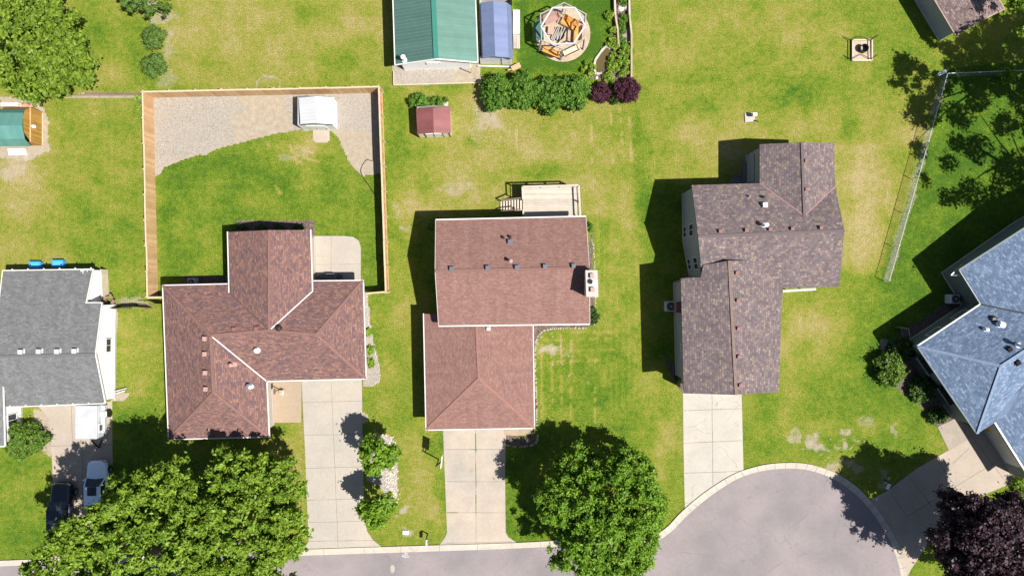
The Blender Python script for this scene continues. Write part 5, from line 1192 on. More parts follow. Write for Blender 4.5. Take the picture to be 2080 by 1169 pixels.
# ------------------------------------------------------------------ vehicles
def car(name, label, px, py, L, W, Ht, paint, heading=0.0, kind='suv', sunroof=False):
    c = P(px, py, 0); t = thing(name, label, 'car', c); Rm = Matrix.Rotation(heading, 3, 'Z')
    def X(x, y, z): return c + Rm @ Vector((x, y, z))
    hl = L / 2; bel = Ht * .64; hood = Ht * .60
    # y fraction (1 = nose), half width, top height
    st = [(1.0, .60, .42), (.985, .74, .50), (.95, .84, .56), (.86, .93, .60), (.62, .985, .625), (.40, 1.0, .66), (.2, 1.0, .67), (-.3, 1.0, .67), (-.7, .985, .67), (-.9, .95, .665), (-.97, .9, .62), (-1.0, .82, .50)]
    mb = MB(); rings = []
    for fy, fw, fz in st:
        y = fy * hl; w = W / 2 * fw; zt = Ht * fz; zb = .24 if abs(fy) < .93 else .34
        rings.append([X(-w * .92, y, zb), X(-w, y, zb + (zt - zb) * .45), X(-w * .97, y, zt - (zt - zb) * .16), X(-w * .84, y, zt - .015), X(-w * .4, y, zt + .025), X(0, y, zt + .035), X(w * .4, y, zt + .025), X(w * .84, y, zt - .015), X(w * .97, y, zt - (zt - zb) * .16), X(w, y, zb + (zt - zb) * .45), X(w * .92, y, zb)])
    k = len(rings[0])
    for r_ in rings: mb.v += r_
    for i in range(len(rings) - 1):
        for j in range(k - 1): mb.f.append([i * k + j, i * k + j + 1, (i + 1) * k + j + 1, (i + 1) * k + j]); mb.uv.append(None)
        mb.f.append([i * k + k - 1, i * k, (i + 1) * k, (i + 1) * k + k - 1]); mb.uv.append(None)
    mb.f.append(list(range(k))); mb.uv.append(None); mb.f.append(list(range((len(rings) - 1) * k, len(rings) * k))[::-1]); mb.uv.append(None)
    body = mb.build('body', paint, t, smooth=True)
    s = body.modifiers.new('sub', 'SUBSURF'); s.levels = s.render_levels = 2
    # greenhouse: glass volume, then roof and pillars
    ys = (.36, .10, -.62, -.86) if kind == 'suv' else (.30, .04, -.48, -.76)
    zb, zt = Ht * .655, Ht
    g = MB(); wb, wt = W * .445, W * .375
    lv = [(ys[0], wb, zb), (ys[1], wt, zt - .02), (ys[2], wt, zt - .03), (ys[3], wb * .94, zb)]
    q = [X(sx * w, y * hl, z) for y, w, z in lv for sx in (-1, 1)]
    bl = [X(-wb, ys[1] * hl, zb), X(wb, ys[1] * hl, zb), X(-wb, ys[2] * hl, zb), X(wb, ys[2] * hl, zb)]
    g.add(q + bl, [(0, 1, 3, 2), (2, 3, 5, 4), (4, 5, 7, 6), (0, 2, 8), (1, 9, 3), (2, 4, 10, 8), (3, 9, 11, 5), (4, 6, 10), (5, 11, 7)])
    g.build('windows', M_glass, t)
    rf = MB(); n = 8; vs = []
    for i in range(n + 1):
        f = i / n; y = (ys[1] + (ys[2] - ys[1]) * f) * hl; z = zt + .045 * math.sin(math.pi * f); w = wt * (.97 + .03 * math.sin(math.pi * f))
        vs += [X(-w, y, z - .01), X(-w * .5, y, z + .025), X(0, y, z + .03), X(w * .5, y, z + .025), X(w, y, z - .01)]
    fs = [(i * 5 + j, i * 5 + j + 1, (i + 1) * 5 + j + 1, (i + 1) * 5 + j) for i in range(n) for j in range(4)]
    rf.add(vs, fs); rf.build('roof_panel', paint, t, smooth=True)
    for sx in (-1, 1):
        pl = MB(); pl.beam(X(sx * wb, ys[0] * hl, zb), X(sx * wt, ys[1] * hl, zt), .09, .05); pl.beam(X(sx * wt, ys[1] * hl, zt), X(sx * wt, ys[2] * hl, zt), .08, .05); pl.beam(X(sx * wt, ys[2] * hl, zt), X(sx * wb * .94, ys[3] * hl, zb), .1, .05)
        pl.beam(X(sx * (wb + .005), (ys[1] + ys[2]) / 2 * hl, zb), X(sx * (wt + .005), (ys[1] + ys[2]) / 2 * hl, zt), .08, .04)
        pl.build('pillars', paint, t)
    if sunroof: MB().box(X(0, (ys[1] - .17) * hl, zt + .075), (wt * 1.15, .8, .03), heading).build('sunroof', M_glass, t, bevel=.02)
    for sx in (-1, 1):
        MB().box(X(sx * (W / 2 + .09), ys[0] * hl * .82, bel + .05), (.2, .12, .13), heading).build('side_mirror', paint, t, bevel=.03)
        MB().box(X(sx * W * .36, hl * .955, Ht * .50), (.34, .16, .13), heading + sx * -.25).build('headlight', M_galv, t, bevel=.03)
        for fy in (.62, -.62):
            wc = X(sx * (W / 2 - .06), fy * hl, .34); a = Rm @ Vector((sx * .12, 0, 0)); w = MB().tube(wc - a, wc + a, .345, n=22).build('wheel', M_black, t)
            r_ = MB().tube(wc + a * .9, wc + a * 1.06, .15, n=12)
            for k_ in range(5):
                an = k_ * 2 * math.pi / 5; r_.beam(wc + a * 1.03, wc + a * 1.03 + Rm @ Vector((0, math.cos(an) * .26, math.sin(an) * .26)), .06, .05, Rm @ Vector((1, 0, 0)))
            r_.build('rim', M_galv, w)
    gl = MB().box(X(0, hl * .985, Ht * .38), (W * .55, .08, .16), heading).build('grille', M_black, t)
    return t
def paintmat(name, col):
    m, t, b = nodes(name); n = noise(t, 3, 3)
    t.links.new(ramp(t, n, [(0.3, tuple(x * .93 for x in col)), (0.7, col)]), b.inputs['Base Color'])
    b.inputs['Roughness'].default_value = .28; b.inputs['Coat Weight'].default_value = .6; b.inputs['Coat Roughness'].default_value = .06
    return m
car('parked_car', 'white car with dark sunroof parked beside the lawn under the maple', 208, 983, 4.75, 1.9, 1.55, paintmat('white_car_paint', (.74, .86, .97)), .02, sunroof=True)
car('parked_car', 'black car parked at the left edge of the shaded driveway', 137, 1030, 5.0, 1.95, 1.75, paintmat('black_car_paint', (.010, .014, .03)), .0)

# folded camper trailer
cx0, cx1 = P(152, 0, 1.5).x, P(197, 0, 1.5).x; cy0, cy1 = P(0, 823, 1.5).y, P(0, 891, 1.5).y
tr = thing('camper_trailer', 'white topped pop up camper trailer parked below the grey roof', 'trailer', ((cx0 + cx1) / 2, (cy0 + cy1) / 2, 0))
M_canvas = pm('white_camper_top', (.40, .41, .45), .6, .12, 1.2, bumps=.9, fine=2.2)
xm, ym = (cx0 + cx1) / 2, (cy0 + cy1) / 2
MB().box((xm, ym, 1.40), (cx1 - cx0, cy0 - cy1, .22)).build('top', M_canvas, tr, bevel=.05)
MB().box((xm + .02, ym, .85), (cx1 - cx0 - .06, cy0 - cy1 - .08, .86)).build('body', pm('camper_side', (.42, .46, .5), .5, .08, 1), tr, bevel=.03)
MB().box((cx1 + .12, ym + .15, .62), (.32, cy0 - cy1 - .5, .42)).build('side_locker', M_ventlight, tr, bevel=.03)
q = Vector((cx1 + .02, P(0, 868, 1).y, 1.02)); dw = MB(); dw.box(q, (.08, .85, .62)); dwo = dw.build('side_door', M_white, tr); MB().box(q + Vector((.04, 0, 0)), (.06, .5, .36)).build('pane', M_glass, dwo)
q = Vector((P(211, 0, .9).x, P(0, 840, .9).y, .92)); MB().box(q, (.55, .5, .06)).build('fender', M_white, tr, bevel=.02)
MB().tube((cx1 + .30, P(0, 838).y, .33), (cx1 + .52, P(0, 838).y, .33), .33, n=20).build('wheel', M_black, tr)
MB().tube((cx0 - .0, P(0, 838).y, .33), (cx0 + .2, P(0, 838).y, .33), .33, n=20).build('wheel', M_black, tr)
a = P(186, 893, .45); b = P(207, 893, .45); tip = P(200, 909, .45); mb = MB(); mb.beam(a, tip, .09, .1); mb.beam(b, tip, .09, .1); mb.tube(tip - Z * .4, tip + Z * .35, .045); mb.beam(tip + Vector((-.25, .2, .1)), tip + Vector((.1, .3, .1)), .06, .05)
mb.build('tow_bar', M_dark, tr)

# ------------------------------------------------------------------ swing circle
base = slab('gravel_circle', [(1143 + 56 * math.cos(i * .1571), 69 + 57 * math.sin(i * .1571)) for i in range(40)], .03, pavemat('tan_pea_gravel', (.40, .32, .24), .3, .3, grain=7), 'round tan gravel pad under the swing frame')
sw = thing('swing_pergola', 'white and grey hexagonal timber swing frame standing on the round gravel pad', 'pergola', P(1143, 70))
ho = 2.45; outer = [P(1146, 6, ho), P(1190, 29, ho), P(1187, 79, ho), P(1143, 100, ho), P(1100, 82, ho), P(1098, 29, ho)]
inner = [(outer[i] + outer[(i + 1) % 6]) / 2 + Z * .12 for i in range(6)]
M_gwood = wood('weathered_grey_beam', [(.2, .19, .18), (.30, .28, .26), (.40, .38, .36)], 0)
for i in range(6): MB().beam(outer[i], outer[(i + 1) % 6], .08, .12).build('beam', M_gwood, sw)
for i in range(6):
    q = outer[i]; b0 = P(1143, 72, 0); g = Vector((q.x, q.y, 0)); g = g + (g - Vector((b0.x, b0.y, 0))).normalized() * .15
    MB().beam(g, q, .13, .13).build('post', M_gwood, sw)
mb = MB()
for i in range(6): mb.beam(inner[i], inner[(i + 1) % 6], .13, .10)
mb.build('top_frame', pm('white_painted_beam', (.46, .48, .54), .5, .06, 3), sw)
M_orange = wood('orange_bench_slat', [(.46, .17, .025), (.60, .25, .045), (.68, .34, .09)], 0)
M_cream = wood('cream_bench_slat', [(.5, .38, .24), (.62, .5, .34), (.7, .6, .45)], 0)
def swing(i, mat, label, inn=.35, canopy=False):
    a, b = outer[i], outer[(i + 1) % 6]; m = (a + b) / 2; m.z = 0; d = (b - a).normalized(); cen = P(1143, 70, 0); n = (Vector((cen.x, cen.y, 0)) - m); n -= d * n.dot(d); n.normalize()
    c = m + n * inn; t = thing('bench_swing', label, 'swing bench', c, 'bench swings hanging in the hexagonal frame'); hw = .75; z = .48
    mb = MB()
    for k in range(5): mb.beam(c - d * hw + n * (-.22 + .11 * k) + Z * z, c + d * hw + n * (-.22 + .11 * k) + Z * z, .095, .03)
    mb.build('seat', mat, t); mb = MB()
    for k in range(5): mb.beam(c - d * hw + n * (-.26 - .05 * k) + Z * (z + .08 + .11 * k), c + d * hw + n * (-.26 - .05 * k) + Z * (z + .08 + .11 * k), .05, .09)
    mb.build('backrest', mat, t)
    for s in (-1, 1):
        MB().beam(c + d * hw * s - n * .28 + Z * (z + .25), c + d * hw * s + n * .25 + Z * (z + .25), .09, .04).build('armrest', mat, t)
        u = m + d * hw * s; mb = MB(); mb.tube(c + d * hw * s + n * .2 + Z * (z + .25), u + Z * (ho - .05), .012, n=5); mb.tube(c + d * hw * s - n * .26 + Z * (z + .3), u + Z * (ho - .05), .012, n=5); mb.build('chain', M_galv, t)
    if canopy:
        cc = m - n * .1; v = [cc - d * .85 + n * .35 + Z * 1.75, cc + d * .85 + n * .35 + Z * 1.75, cc + d * .85 - n * .5 + Z * 1.5, cc - d * .85 - n * .5 + Z * 1.5]
        mb = MB(); mb.add([p for p in v] + [p - Z * .04 for p in v], [(0, 1, 2, 3), (7, 6, 5, 4), (0, 4, 5, 1), (1, 5, 6, 2), (2, 6, 7, 3), (3, 7, 4, 0)]); mb.build('canopy', pm('teal_canvas', (.06, .14, .12), .8, .1, 3), t)
swing(0, M_orange, 'orange slatted bench swing in the upper right of the swing frame', .75)
swing(1, M_orange, 'orange slatted bench swing on the right side of the swing frame', .55)
swing(2, M_cream, 'cream coloured bench swing in the lower right of the swing frame', .1)
swing(3, M_orange, 'orange slatted bench swing in the lower left of the swing frame', .1)
swing(4, pm('faded_slat', (.45, .36, .28), .8, .2, 5), 'faded bench swing under the teal canopy on the left of the swing frame', .2, True)
swing(5, pm('pink_slat', (.34, .20, .17), .8, .2, 5), 'pink bench swing in the upper left of the swing frame', .2)
fp = thing('log_pile', 'stack of split grey logs over the pit in the middle of the swing frame', 'log pile', P(1133, 70)); q = P(1133, 70, 0)
rg = MB().lathe(q, [(.62, 0), (.62, .12), (.5, .12), (.5, .02)], 24).build('fire_ring', M_dark, fp)
for k in range(7): 
    an = 1.25 + RNG.uniform(-.18, .18); o_ = Vector((-.42 + .14 * k, RNG.uniform(-.1, .1), .2 + .05 * (k % 2))); dv = Vector((math.cos(an), math.sin(an), 0)) * .62
    MB().tube(q + o_ - dv, q + o_ + dv, .065, .05, 7).build('log', M_gwood, fp)
tg = thing('side_table', 'small salmon coloured low table left of the logs in the swing frame', 'table', P(1120, 62)); q = P(1119, 62, .4); MB().box(q, (.55, .75, .05), -.1).build('tabletop', pm('salmon_paint', (.42, .26, .19), .7, .1, 4), tg)
mb = MB()
for sx in (-1, 1):
    for sy in (-1, 1): MB().box(q + Vector((sx * .22, sy * .3, -.2)), (.05, .05, .4), -.1).build('leg', M_orange, tg)

# garden strip: timber walls, white boulders, pond
for (pts, lab) in (([(1248, -30), (1250, 30), (1255, 60), (1257, 95)], 'left timber wall of the garden strip, casting a dark shadow'), ([(1278, -30), (1279, 30), (1283, 70), (1283, 158)], 'right timber wall of the garden strip along the open lawn')):
    mb = MB()
    for k, z_ in enumerate((.1, .27, .44)):
        for u, v in zip(pts[:-1], pts[1:]): a, b = P(*u, .5), P(*v, .5); mb.beam(Vector((a.x, a.y, z_)), Vector((b.x, b.y, z_)), .19 - .015 * k, .165)
    tag(mb.build('timber_wall', wood('tan_timber_' + str(pts[0][0]), [(.28, .2, .14), (.42, .31, .22), (.52, .41, .31)], 1), loc=P(*pts[2])), lab, 'timber wall')
def rock(name, x, y, r, h, mat, label, seed=0, cat='rock', group=None, squash=(1, 1)):
    rr = random.Random(seed); c = P(x, y, 0); mb = MB(); n, m = 10, 5; vs = []
    for j in range(m + 1):
        ph = j / m * math.pi / 2
        for i in range(n):
            an = 2 * math.pi * i / n; q = r * math.cos(ph) * rr.uniform(.85, 1.12) + .01; vs.append(c + Vector((math.cos(an) * q * squash[0], math.sin(an) * q * squash[1], h * math.sin(ph) * rr.uniform(.93, 1.03) - .02)))
    fs = [(j * n + i, j * n + (i + 1) % n, (j + 1) * n + (i + 1) % n, (j + 1) * n + i) for j in range(m) for i in range(n)]; mb.add(vs, fs)
    return tag(mb.build(name, mat, loc=c), label, cat, group)
M_wrock = pm('white_boulder', (.62, .6, .58), .85, .15, 4, bumps=.5, fine=8)
rock('boulder', 1261, 17, .32, .35, M_wrock, 'white boulder across the garden strip, the left one', 1); rock('boulder', 1272, 17, .27, .3, M_stone, 'greyish boulder across the garden strip, right of the white one', 2)
rock('boulder', 905, 211, .26, .3, M_stone, 'pale boulder at the top right corner of the red shed', 3); rock('boulder', 1212, 158, .14, .16, M_wrock, 'small white stone between the hedge and the pond', 4)
rock('boulder', 1238, 97, .22, .3, M_stone, 'stone at the upper tip of the pond', 5)
pond = [(1211, 130), (1213, 121), (1231, 100), (1240, 104), (1243, 118), (1232, 135), (1221, 150), (1215, 149)]
mw, t_, b_ = nodes('pond_water'); b_.inputs['Base Color'].default_value = (.095, .072, .028, 1); b_.inputs['Roughness'].default_value = .12; bump(t_, b_, noise(t_, 6, 2), .08, .01)
tag(MB().sheet(WP(smoothpoly(pond)), .05).build('pond_water', mw), 'murky olive brown garden pond', kind='structure')
mb = MB(); rim = smoothpoly([(1222, 150), (1209, 149), (1208, 128), (1213, 117), (1229, 97), (1240, 100)], False, 4)
for u, v in zip(rim[:-1], rim[1:]): a, b = P(*u), P(*v); mb.beam(Vector((a.x, a.y, .1)), Vector((b.x, b.y, .1)), .2 + RNG.uniform(-.04, .05), .18 + RNG.uniform(-.03, .04))
tag(mb.build('stone_rim', pm('grey_rim_stone', (.42, .38, .34), .85, .3, 5, bumps=.5), loc=P(1220, 120)), 'grey stone rim along the left side of the pond', 'stone rim')

# ------------------------------------------------------------------ small things
# square pit with ring and thin swing frame
pit = thing('square_fire_pit', 'square pebble bed with dark iron ring and thin black frame on the open lawn', 'fire pit', P(1751, 102))
a = [P(1731, 82, .12), P(1771, 81, .12), P(1771, 123, .12), P(1731, 123, .12)]
MB().prism(inset(a, .08), -.01, .1).build('pebble_bed', pavemat('pebbles', (.42, .34, .25), .3, .3, grain=9), pit)
mb = MB()
for i in range(4): mb.beam(a[i], a[(i + 1) % 4], .12, .16)
mb.build('border', pm('pale_timber', (.46, .4, .33), .8, .15, 4), pit)
q = P(1751, 101, .1); mb = MB(); n = 28
rs = [(.36, .0), (.38, .5), (.35, .5), (.33, .0)]
vs = [q + Vector((r_ * math.cos(2 * math.pi * i / n), r_ * math.sin(2 * math.pi * i / n), z_)) for r_, z_ in rs for i in range(n)]
mb.add(vs, [(j * n + i, j * n + (i + 1) % n, (j + 1) * n + (i + 1) % n, (j + 1) * n + i) for j in range(3) for i in range(n)])
mb.build('iron_ring', M_dark, pit)
hh = .34; mb = MB(); tl, trr, br, bl = P(1730, 82, hh), P(1768, 82, hh), P(1769, 120, hh), P(1730, 120, hh)
mb.tube(trr, br, .045); mb.tube(tl, bl, .045)
g_ = MB()
for u, v in ((tl, P(1711, 74.5, .0)), (trr, P(1784, 71, .0)), (bl, P(1712.5, 112.5, .0)), (br, P(1784, 111, .0)), (tl, P(1746, 73, .25)), (trr, P(1746, 73, .25)), (bl, P(1749, 110, .25)), (br, P(1749, 110, .25))): g_.tube(u, v, .03, .02, 6)
mb.build('top_bar', M_dark, pit); g_.build('leg', M_dark, pit)
ub = thing('utility_pad', 'small concrete pad with a white box and bent black pipe above the tall brown house', 'utility pad', P(1523, 240))
MB().prism(WP([(1512, 230), (1533, 229), (1533, 247), (1513, 249)]), 0, .1).build('pad', M_conc3, ub)
q = P(1534, 232, .8); MB().box(Vector((q.x, q.y, .65)), (.38, .3, .34)).box(Vector((q.x, q.y, .3)), (.07, .07, .6)).build('white_box', pm('cream_box', (.7, .7, .55), .5, .05, 3), ub, bevel=.02)
tag(MB().tube(P(1531, 244, .05), P(1540, 247, .5), .05).build('black_stake', M_dark, loc=P(1531, 244)), 'short black stake leaning at the lower right of the small concrete pad', 'stake')

# basketball hoop
bb = thing('basketball_hoop', 'basketball hoop on a black pole facing the stained driveway', 'basketball hoop', P(890, 934))
tp = P(895, 924, 2.9); bp = P(891, 932, 0); MB().tube(bp, Vector((bp.x + .05, bp.y + .02, 2.6)), .06).build('pole', M_dark, bb)
u, v = P(898, 925, 3.4), P(895.5, 950, 3.4); u.z = v.z = 3.15
MB().beam(u, v, .05, 1.05).build('backboard', M_white, bb)
mid = (u + v) / 2; mb = MB(); mb.beam(Vector((bp.x, bp.y, 2.6)), mid + Z * .2, .06, .06); mb.beam(Vector((bp.x, bp.y, 2.2)), mid - Z * .3, .06, .06); mb.build('arm', M_dark, bb)
rim = MB(); rc_ = mid + Vector((.42, .04, -.35)); n = 18
for i in range(n):
    a0, a1 = 2 * math.pi * i / n, 2 * math.pi * (i + 1) / n; rim.tube(rc_ + Vector((math.cos(a0), math.sin(a0), 0)) * .23, rc_ + Vector((math.cos(a1), math.sin(a1), 0)) * .23, .012, n=5)
rim.build('rim', pm('faded_orange_rim', (.5, .3, .22), .6), bb)
# mailbox by the street
def mailbox(label, x, y, col, rz=0.0):
    b = P(x, y, 0); t = thing('mailbox', label, 'mailbox', b); R3_ = Matrix.Rotation(rz, 3, 'Z'); MB().box(b + Z * .5, (.09, .09, 1.0)).build('post', M_dark, t)
    MB().beam(b + Z * 1.0, b + R3_ @ Vector((0, -.5, 0)) + Z * 1.0, .1, .06).build('arm', M_dark, t)
    c = b + R3_ @ Vector((0, -.38, 0)) + Z * 1.13; mb = MB(); n = 7; vs = []
    for yy in (-.27, .27):
        vs += [c + R3_ @ Vector((-.11, yy, -.1)), c + R3_ @ Vector((.11, yy, -.1))] + [c + R3_ @ Vector((.11 * math.cos(math.pi * i / (n - 1)), yy, .03 + .11 * math.sin(math.pi * i / (n - 1)))) for i in range(n)]
    m = n + 2; mb.add(vs, [tuple(range(m - 1, -1, -1)), tuple(range(m, 2 * m))] + [(i, (i + 1) % m, m + (i + 1) % m, m + i) for i in range(m)]); mb.build('box', col, t)
    MB().box(c + R3_ @ Vector((.13, .05, .08)), (.02, .05, .16), rz).build('flag', M_ventred, t)
    return t
mailbox('grey mailbox on a black post at the kerb beside the stained driveway', 869, 1083, pm('grey_mailbox', (.33, .36, .4), .4))
mailbox('pale blue mailbox on the shaded lawn tip by the turning circle', 1795, 973, pm('pale_mailbox', (.55, .62, .7), .4), -.5)
ut = MB(); q = P(824, 1080, .05); ut.box(q + Z * .02, (.58, .36, .12), -.03)
tag(ut.build('utility_cover', pm('pale_cover', (.58, .6, .62), .6, .06, 4), loc=P(824, 1080), bevel=.03), 'white rectangular utility box cover on a tan bare circle by the kerb', 'utility cover')
def acunit(label, x, y, h, w, mat):
    b = P(x, y, h); b.z = 0; t = thing('air_conditioner', label, 'air conditioner', b, 'air conditioners beside the houses'); MB().box(b + Z * h / 2, (w, w, h)).build('casing', mat, t, bevel=.08)
    mb = MB(); mb.lathe(b + Z * (h + .0), [(w * .4, 0), (w * .4, .03), (w * .3, .05)], 18); mb.build('fan_grille', M_dark, t); mb = MB()
    for i in range(6): a_ = math.pi * i / 6; mb.beam(b + Z * (h + .07) + Vector((math.cos(a_), math.sin(a_), 0)) * w * .38, b + Z * (h + .07) - Vector((math.cos(a_), math.sin(a_), 0)) * w * .38, .02, .01)
    mb.lathe(b + Z * (h + .06), [(w * .1, 0), (w * .09, .05)], 10); mb.build('fan_guard', M_galv, t)
M_ac = pm('pale_ac_casing', (.40, .45, .5), .5, .08, 4)
acunit('pale air conditioner in the shade above the left wing of the brown roof', 388, 573, .8, .72, M_ac)
acunit('tall grey air conditioner in the shaded corner of the blue roofed house', 1941, 607, .95, .85, M_ac)
acunit('grey air conditioner in the deep shade along the wall of the tall brown house', 1363, 622, .8, .95, M_ac)
for i, (x, y, lab) in enumerate([(71, 538, 'left one of the two bright blue tubs behind the grey roofed house'), (117, 535, 'right one of the two bright blue tubs behind the grey roofed house')]):
    b = P(x, y, .5); b.z = 0; t = thing('blue_tub', lab, 'tub', b, 'blue tubs behind the grey roofed house'); mb = MB()
    mb.box(b + Z * .25, (.95, .62, .5)); mb.build('tub', pm('bright_blue_plastic', (.03, .27, .70), .45, .08, 4), t, bevel=.08); mb = MB(); mb.box(b + Z * .52, (1.05, .70, .06)); mb.build('lid', pm('bright_blue_plastic', (0, 0, 0)), t, bevel=.025)
    mb = MB(); mb.box(b + Z * .56, (.8, .46, .03)); mb.build('lid_panel', pm('blue_lid_panel', (.07, .36, .78), .45, .05, 4), t, bevel=.01)
# patio set under the eave
pt_ = thing('patio_table', 'dark patio table in the shade of the brown roof eave', 'table', P(673, 566)); q = P(671, 564, .72); MB().box(q, (.8, .8, .05)).build('tabletop', M_ventgrey, pt_, bevel=.02)
for sx in (-1, 1):
    for sy in (-1, 1): MB().box(q + Vector((sx * .33, sy * .33, -.36)), (.05, .05, .7)).build('leg', M_dark, pt_)
for x, rz, lab in ((654, .35, 'patio chair left of the dark patio table'), (690, -.35, 'patio chair right of the dark patio table')):
    q = P(x, 562, .4); b = Vector((q.x, q.y, 0)); t = thing('patio_chair', lab, 'chair', b, 'patio chairs'); Rz = Matrix.Rotation(rz, 3, 'Z')
    MB().box(b + Z * .42, (.6, .55, .08), rz).build('seat', M_ventgrey, t, bevel=.02); s = -1 if x < 670 else 1
    MB().box(b + Rz @ Vector((s * .28, 0, .68)), (.07, .55, .5), rz).build('backrest', M_ventgrey, t, bevel=.02)
    for sx in (-1, 1):
        for sy in (-1, 1): MB().box(b + Rz @ Vector((sx * .25, sy * .22, .2)), (.05, .05, .4), rz).build('leg', M_dark, t)
# plant stand at the entry
q = P(571, 797, .6); ps = thing('porch_chair', 'small white wire chair on the tan entry walk', 'chair', Vector((q.x, q.y, 0))); g = MB()
b = Vector((q.x, q.y, 0)); 
MB().box(b + Z * .42, (.42, .42, .03), .15).build('seat', pm('tan_seat', (.45, .36, .26), .8), ps)
for sx in (-1, 1):
    for sy in (-1, 1): MB().tube(b + Vector((sx * .19, sy * .19, 0)), b + Vector((sx * .19, sy * .19, .42 if sx < 0 else .9)), .015, n=6).build('leg', M_white, ps)
mb = MB()
for z_ in (.6, .75, .9): mb.tube(b + Vector((.19, -.19, z_)), b + Vector((.19, .19, z_)), .015, n=6)
mb.build('backrest', M_white, ps)
pf = P(560, 790, 1.6); lt = thing('hanging_sign_post', 'thin brown post with small board at the inner corner of the brown roof', 'post', P(566, 791)); b = P(568, 790, 0)
MB().tube(b, b + Z * 1.5, .05).build('post', M_oldwood, lt); MB().box(b + Z * 1.35, (.1, .5, .3)).build('board', M_oldwood, lt)
# garden hose in the fenced yard
def curve_tube(pts, z, r, name, mat, label, cat, k=8):
    s = smoothpoly(pts, False, k); mb = MB()
    for u, v in zip(s[:-1], s[1:]): a, b = P(*u), P(*v); mb.tube(Vector((a.x, a.y, z)), Vector((b.x, b.y, z)), r, n=6, caps=False)
    return tag(mb.build(name, mat, loc=P(*pts[0])), label, cat)
curve_tube([(756, 327), (745, 325), (738, 333), (733, 345), (736, 357), (746, 372), (757, 388), (763, 400)], .04, .035, 'garden_hose', M_dark, 'dark garden hose looping over the gravel by the right cedar fence', 'hose')
curve_tube([(236, 812), (233, 800), (240, 797), (256, 792)], .15, .045, 'downspout_pipe', M_white, 'white downspout pipe lying at the lower right corner of the grey roof', 'pipe')
q = P(243, 790, .3); mb = MB(); mb.beam(P(222, 797, .3), P(257, 788, .2), .1, .05); mb.beam(P(216, 800, .3), P(236, 793, .35), .07, .05); mb.beam(P(224, 803, .2), P(238, 797, .2), .05, .05)
tag(mb.build('scrap_lumber', pm('grey_scrap', (.4, .38, .36), .8, .2, 5), loc=q), 'pile of pale scrap boards at the lower right corner of the grey roof', 'lumber')
q = P(222, 608, .3); mb = MB()
for k in range(6): mb.box(q + Vector((RNG.uniform(-.5, .5), RNG.uniform(-.5, .3), .15 + .05 * k)), (RNG.uniform(.3, .7), RNG.uniform(.15, .4), .14), RNG.uniform(0, 3))
tag(mb.build('brick_pile', pm('brown_bricks', (.2, .13, .1), .85, .4, 6), loc=q), 'jumbled brown brick pile between sun porch and dark board fence', 'bricks')
# litter bin under the garage gutter
b = P(2016, 869, 1.0); b.z = 0; t = thing('yellow_bin', 'yellow lidded bin in the shade at the inner garage corner of the blue roofed house', 'bin', b); MB().box(b + Z * .5, (.6, .6, 1.0), .5).build('body', pm('amber_plastic', (.55, .27, .02), .5), t, bevel=.05); MB().box(b + Z * 1.03, (.66, .68, .08), .5).build('lid', pm('yellow_plastic', (.62, .36, .03), .5), t, bevel=.03)
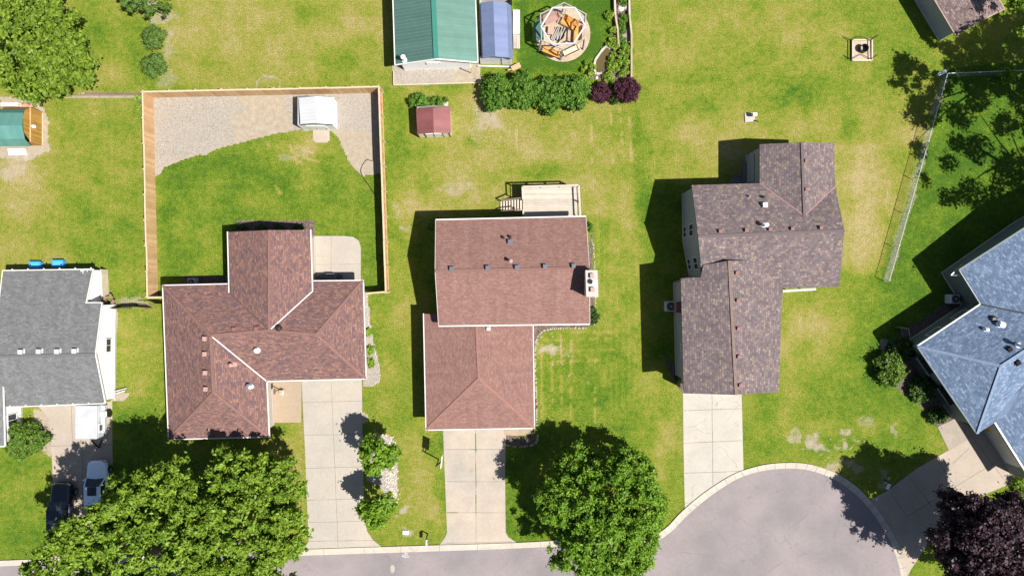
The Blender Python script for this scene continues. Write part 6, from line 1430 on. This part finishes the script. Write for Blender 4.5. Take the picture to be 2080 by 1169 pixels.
# bed edging stones, one scattered border
def stones(name, pts, r, step, mat, label, wid=.0, seed=1):
    rr = random.Random(seed); s = smoothpoly(pts, False, 10); mb = MB(); acc = 0
    for u, v in zip(s[:-1], s[1:]):
        a, b = P(*u), P(*v); acc += (b - a).length
        while acc > step:
            acc -= step; q = a.lerp(b, rr.random()) + Vector((rr.uniform(-wid, wid), rr.uniform(-wid, wid), 0)); s_ = r * rr.uniform(.7, 1.3); n = 7; vs = []
            for j in range(3):
                for i in range(n): an = 6.283 * i / n; k = (1, .8, .3)[j] * s_ * rr.uniform(.85, 1.15); vs.append(q + Vector((math.cos(an) * k, math.sin(an) * k, (0, .6, .9)[j] * s_)))
            mb.add(vs, [(j * n + i, j * n + (i + 1) % n, (j + 1) * n + (i + 1) % n, (j + 1) * n + i) for j in range(2) for i in range(n)] + [tuple(2 * n + i for i in range(n))])
    return tag(mb.build(name, mat, loc=P(*pts[0])), label, name.replace('_', ' '), kind='stuff')
M_edge = pm('dull_edging_stone', (.33, .29, .24), .9, .35, 5, bumps=.4, fine=11)
stones('edging_stones', [(1199, 485), (1205, 500), (1208, 560), (1209, 620), (1206, 662)], .10, .21, M_edge, 'pale edging stones along the right side of the rosy brown roofed house', .03)
stones('edging_stones', [(1195, 666), (1150, 666), (1110, 669), (1096, 678), (1088, 695), (1087, 740), (1089, 800), (1090, 862)], .10, .21, M_edge, 'pale edging stones curving round the inner corner of the rosy brown roofed house', .03, 2)
stones('edging_stones', [(1092, 878), (1090, 896), (1078, 904), (1050, 907), (1028, 903)], .10, .2, M_edge, 'grey edging stones round the shaded rock bed by the stained driveway', .03, 3)
stones('gravel_stones', [(765, 890), (795, 900), (800, 960), (800, 1010), (780, 960), (785, 900), (795, 980)], .06, .035, pm('light_pebble', (.55, .48, .43), .85, .3, 9), 'light pebbles in the bed between the driveways', .45, 4)
stones('edging_stones', [(745, 600), (748, 650), (758, 700), (771, 752), (769, 772), (754, 785)], .05, .12, M_stone, 'thin stone edge of the bed beside the brown roofed house', .02, 5)
# paint marks on the street
mk = MB()
for dx, dy, L, an in ((0, 0, 11, 0), (0, 0, 11, 1.57), (-4, 3, 5, .5), (5, 4, 6, -.3), (3, -3, 4, .2)): a = P(823 + dx - math.cos(an) * L / 2, 1126 + dy - math.sin(an) * L / 2); b = P(823 + dx + math.cos(an) * L / 2, 1126 + dy + math.sin(an) * L / 2); mk.beam(Vector((a.x, a.y, .012)), Vector((b.x, b.y, .012)), .07, .004)
tag(mk.build('street_paint', pm('worn_street_paint', (.42, .45, .44), .9, .2, 6)), 'worn white survey paint mark on the street', kind='structure')
mk = MB(); a, b = P(797, 1150), P(800, 1160); mk.sheet(smoothpoly([tuple(P(x, y).xy) for x, y in ((793, 1150), (798, 1146), (802, 1152), (800, 1161), (795, 1162))]), .010)
tag(mk.build('street_patch', pm('pale_patch', (.33, .30, .27), .9, .2, 5)), 'small pale patch on the street', kind='structure')
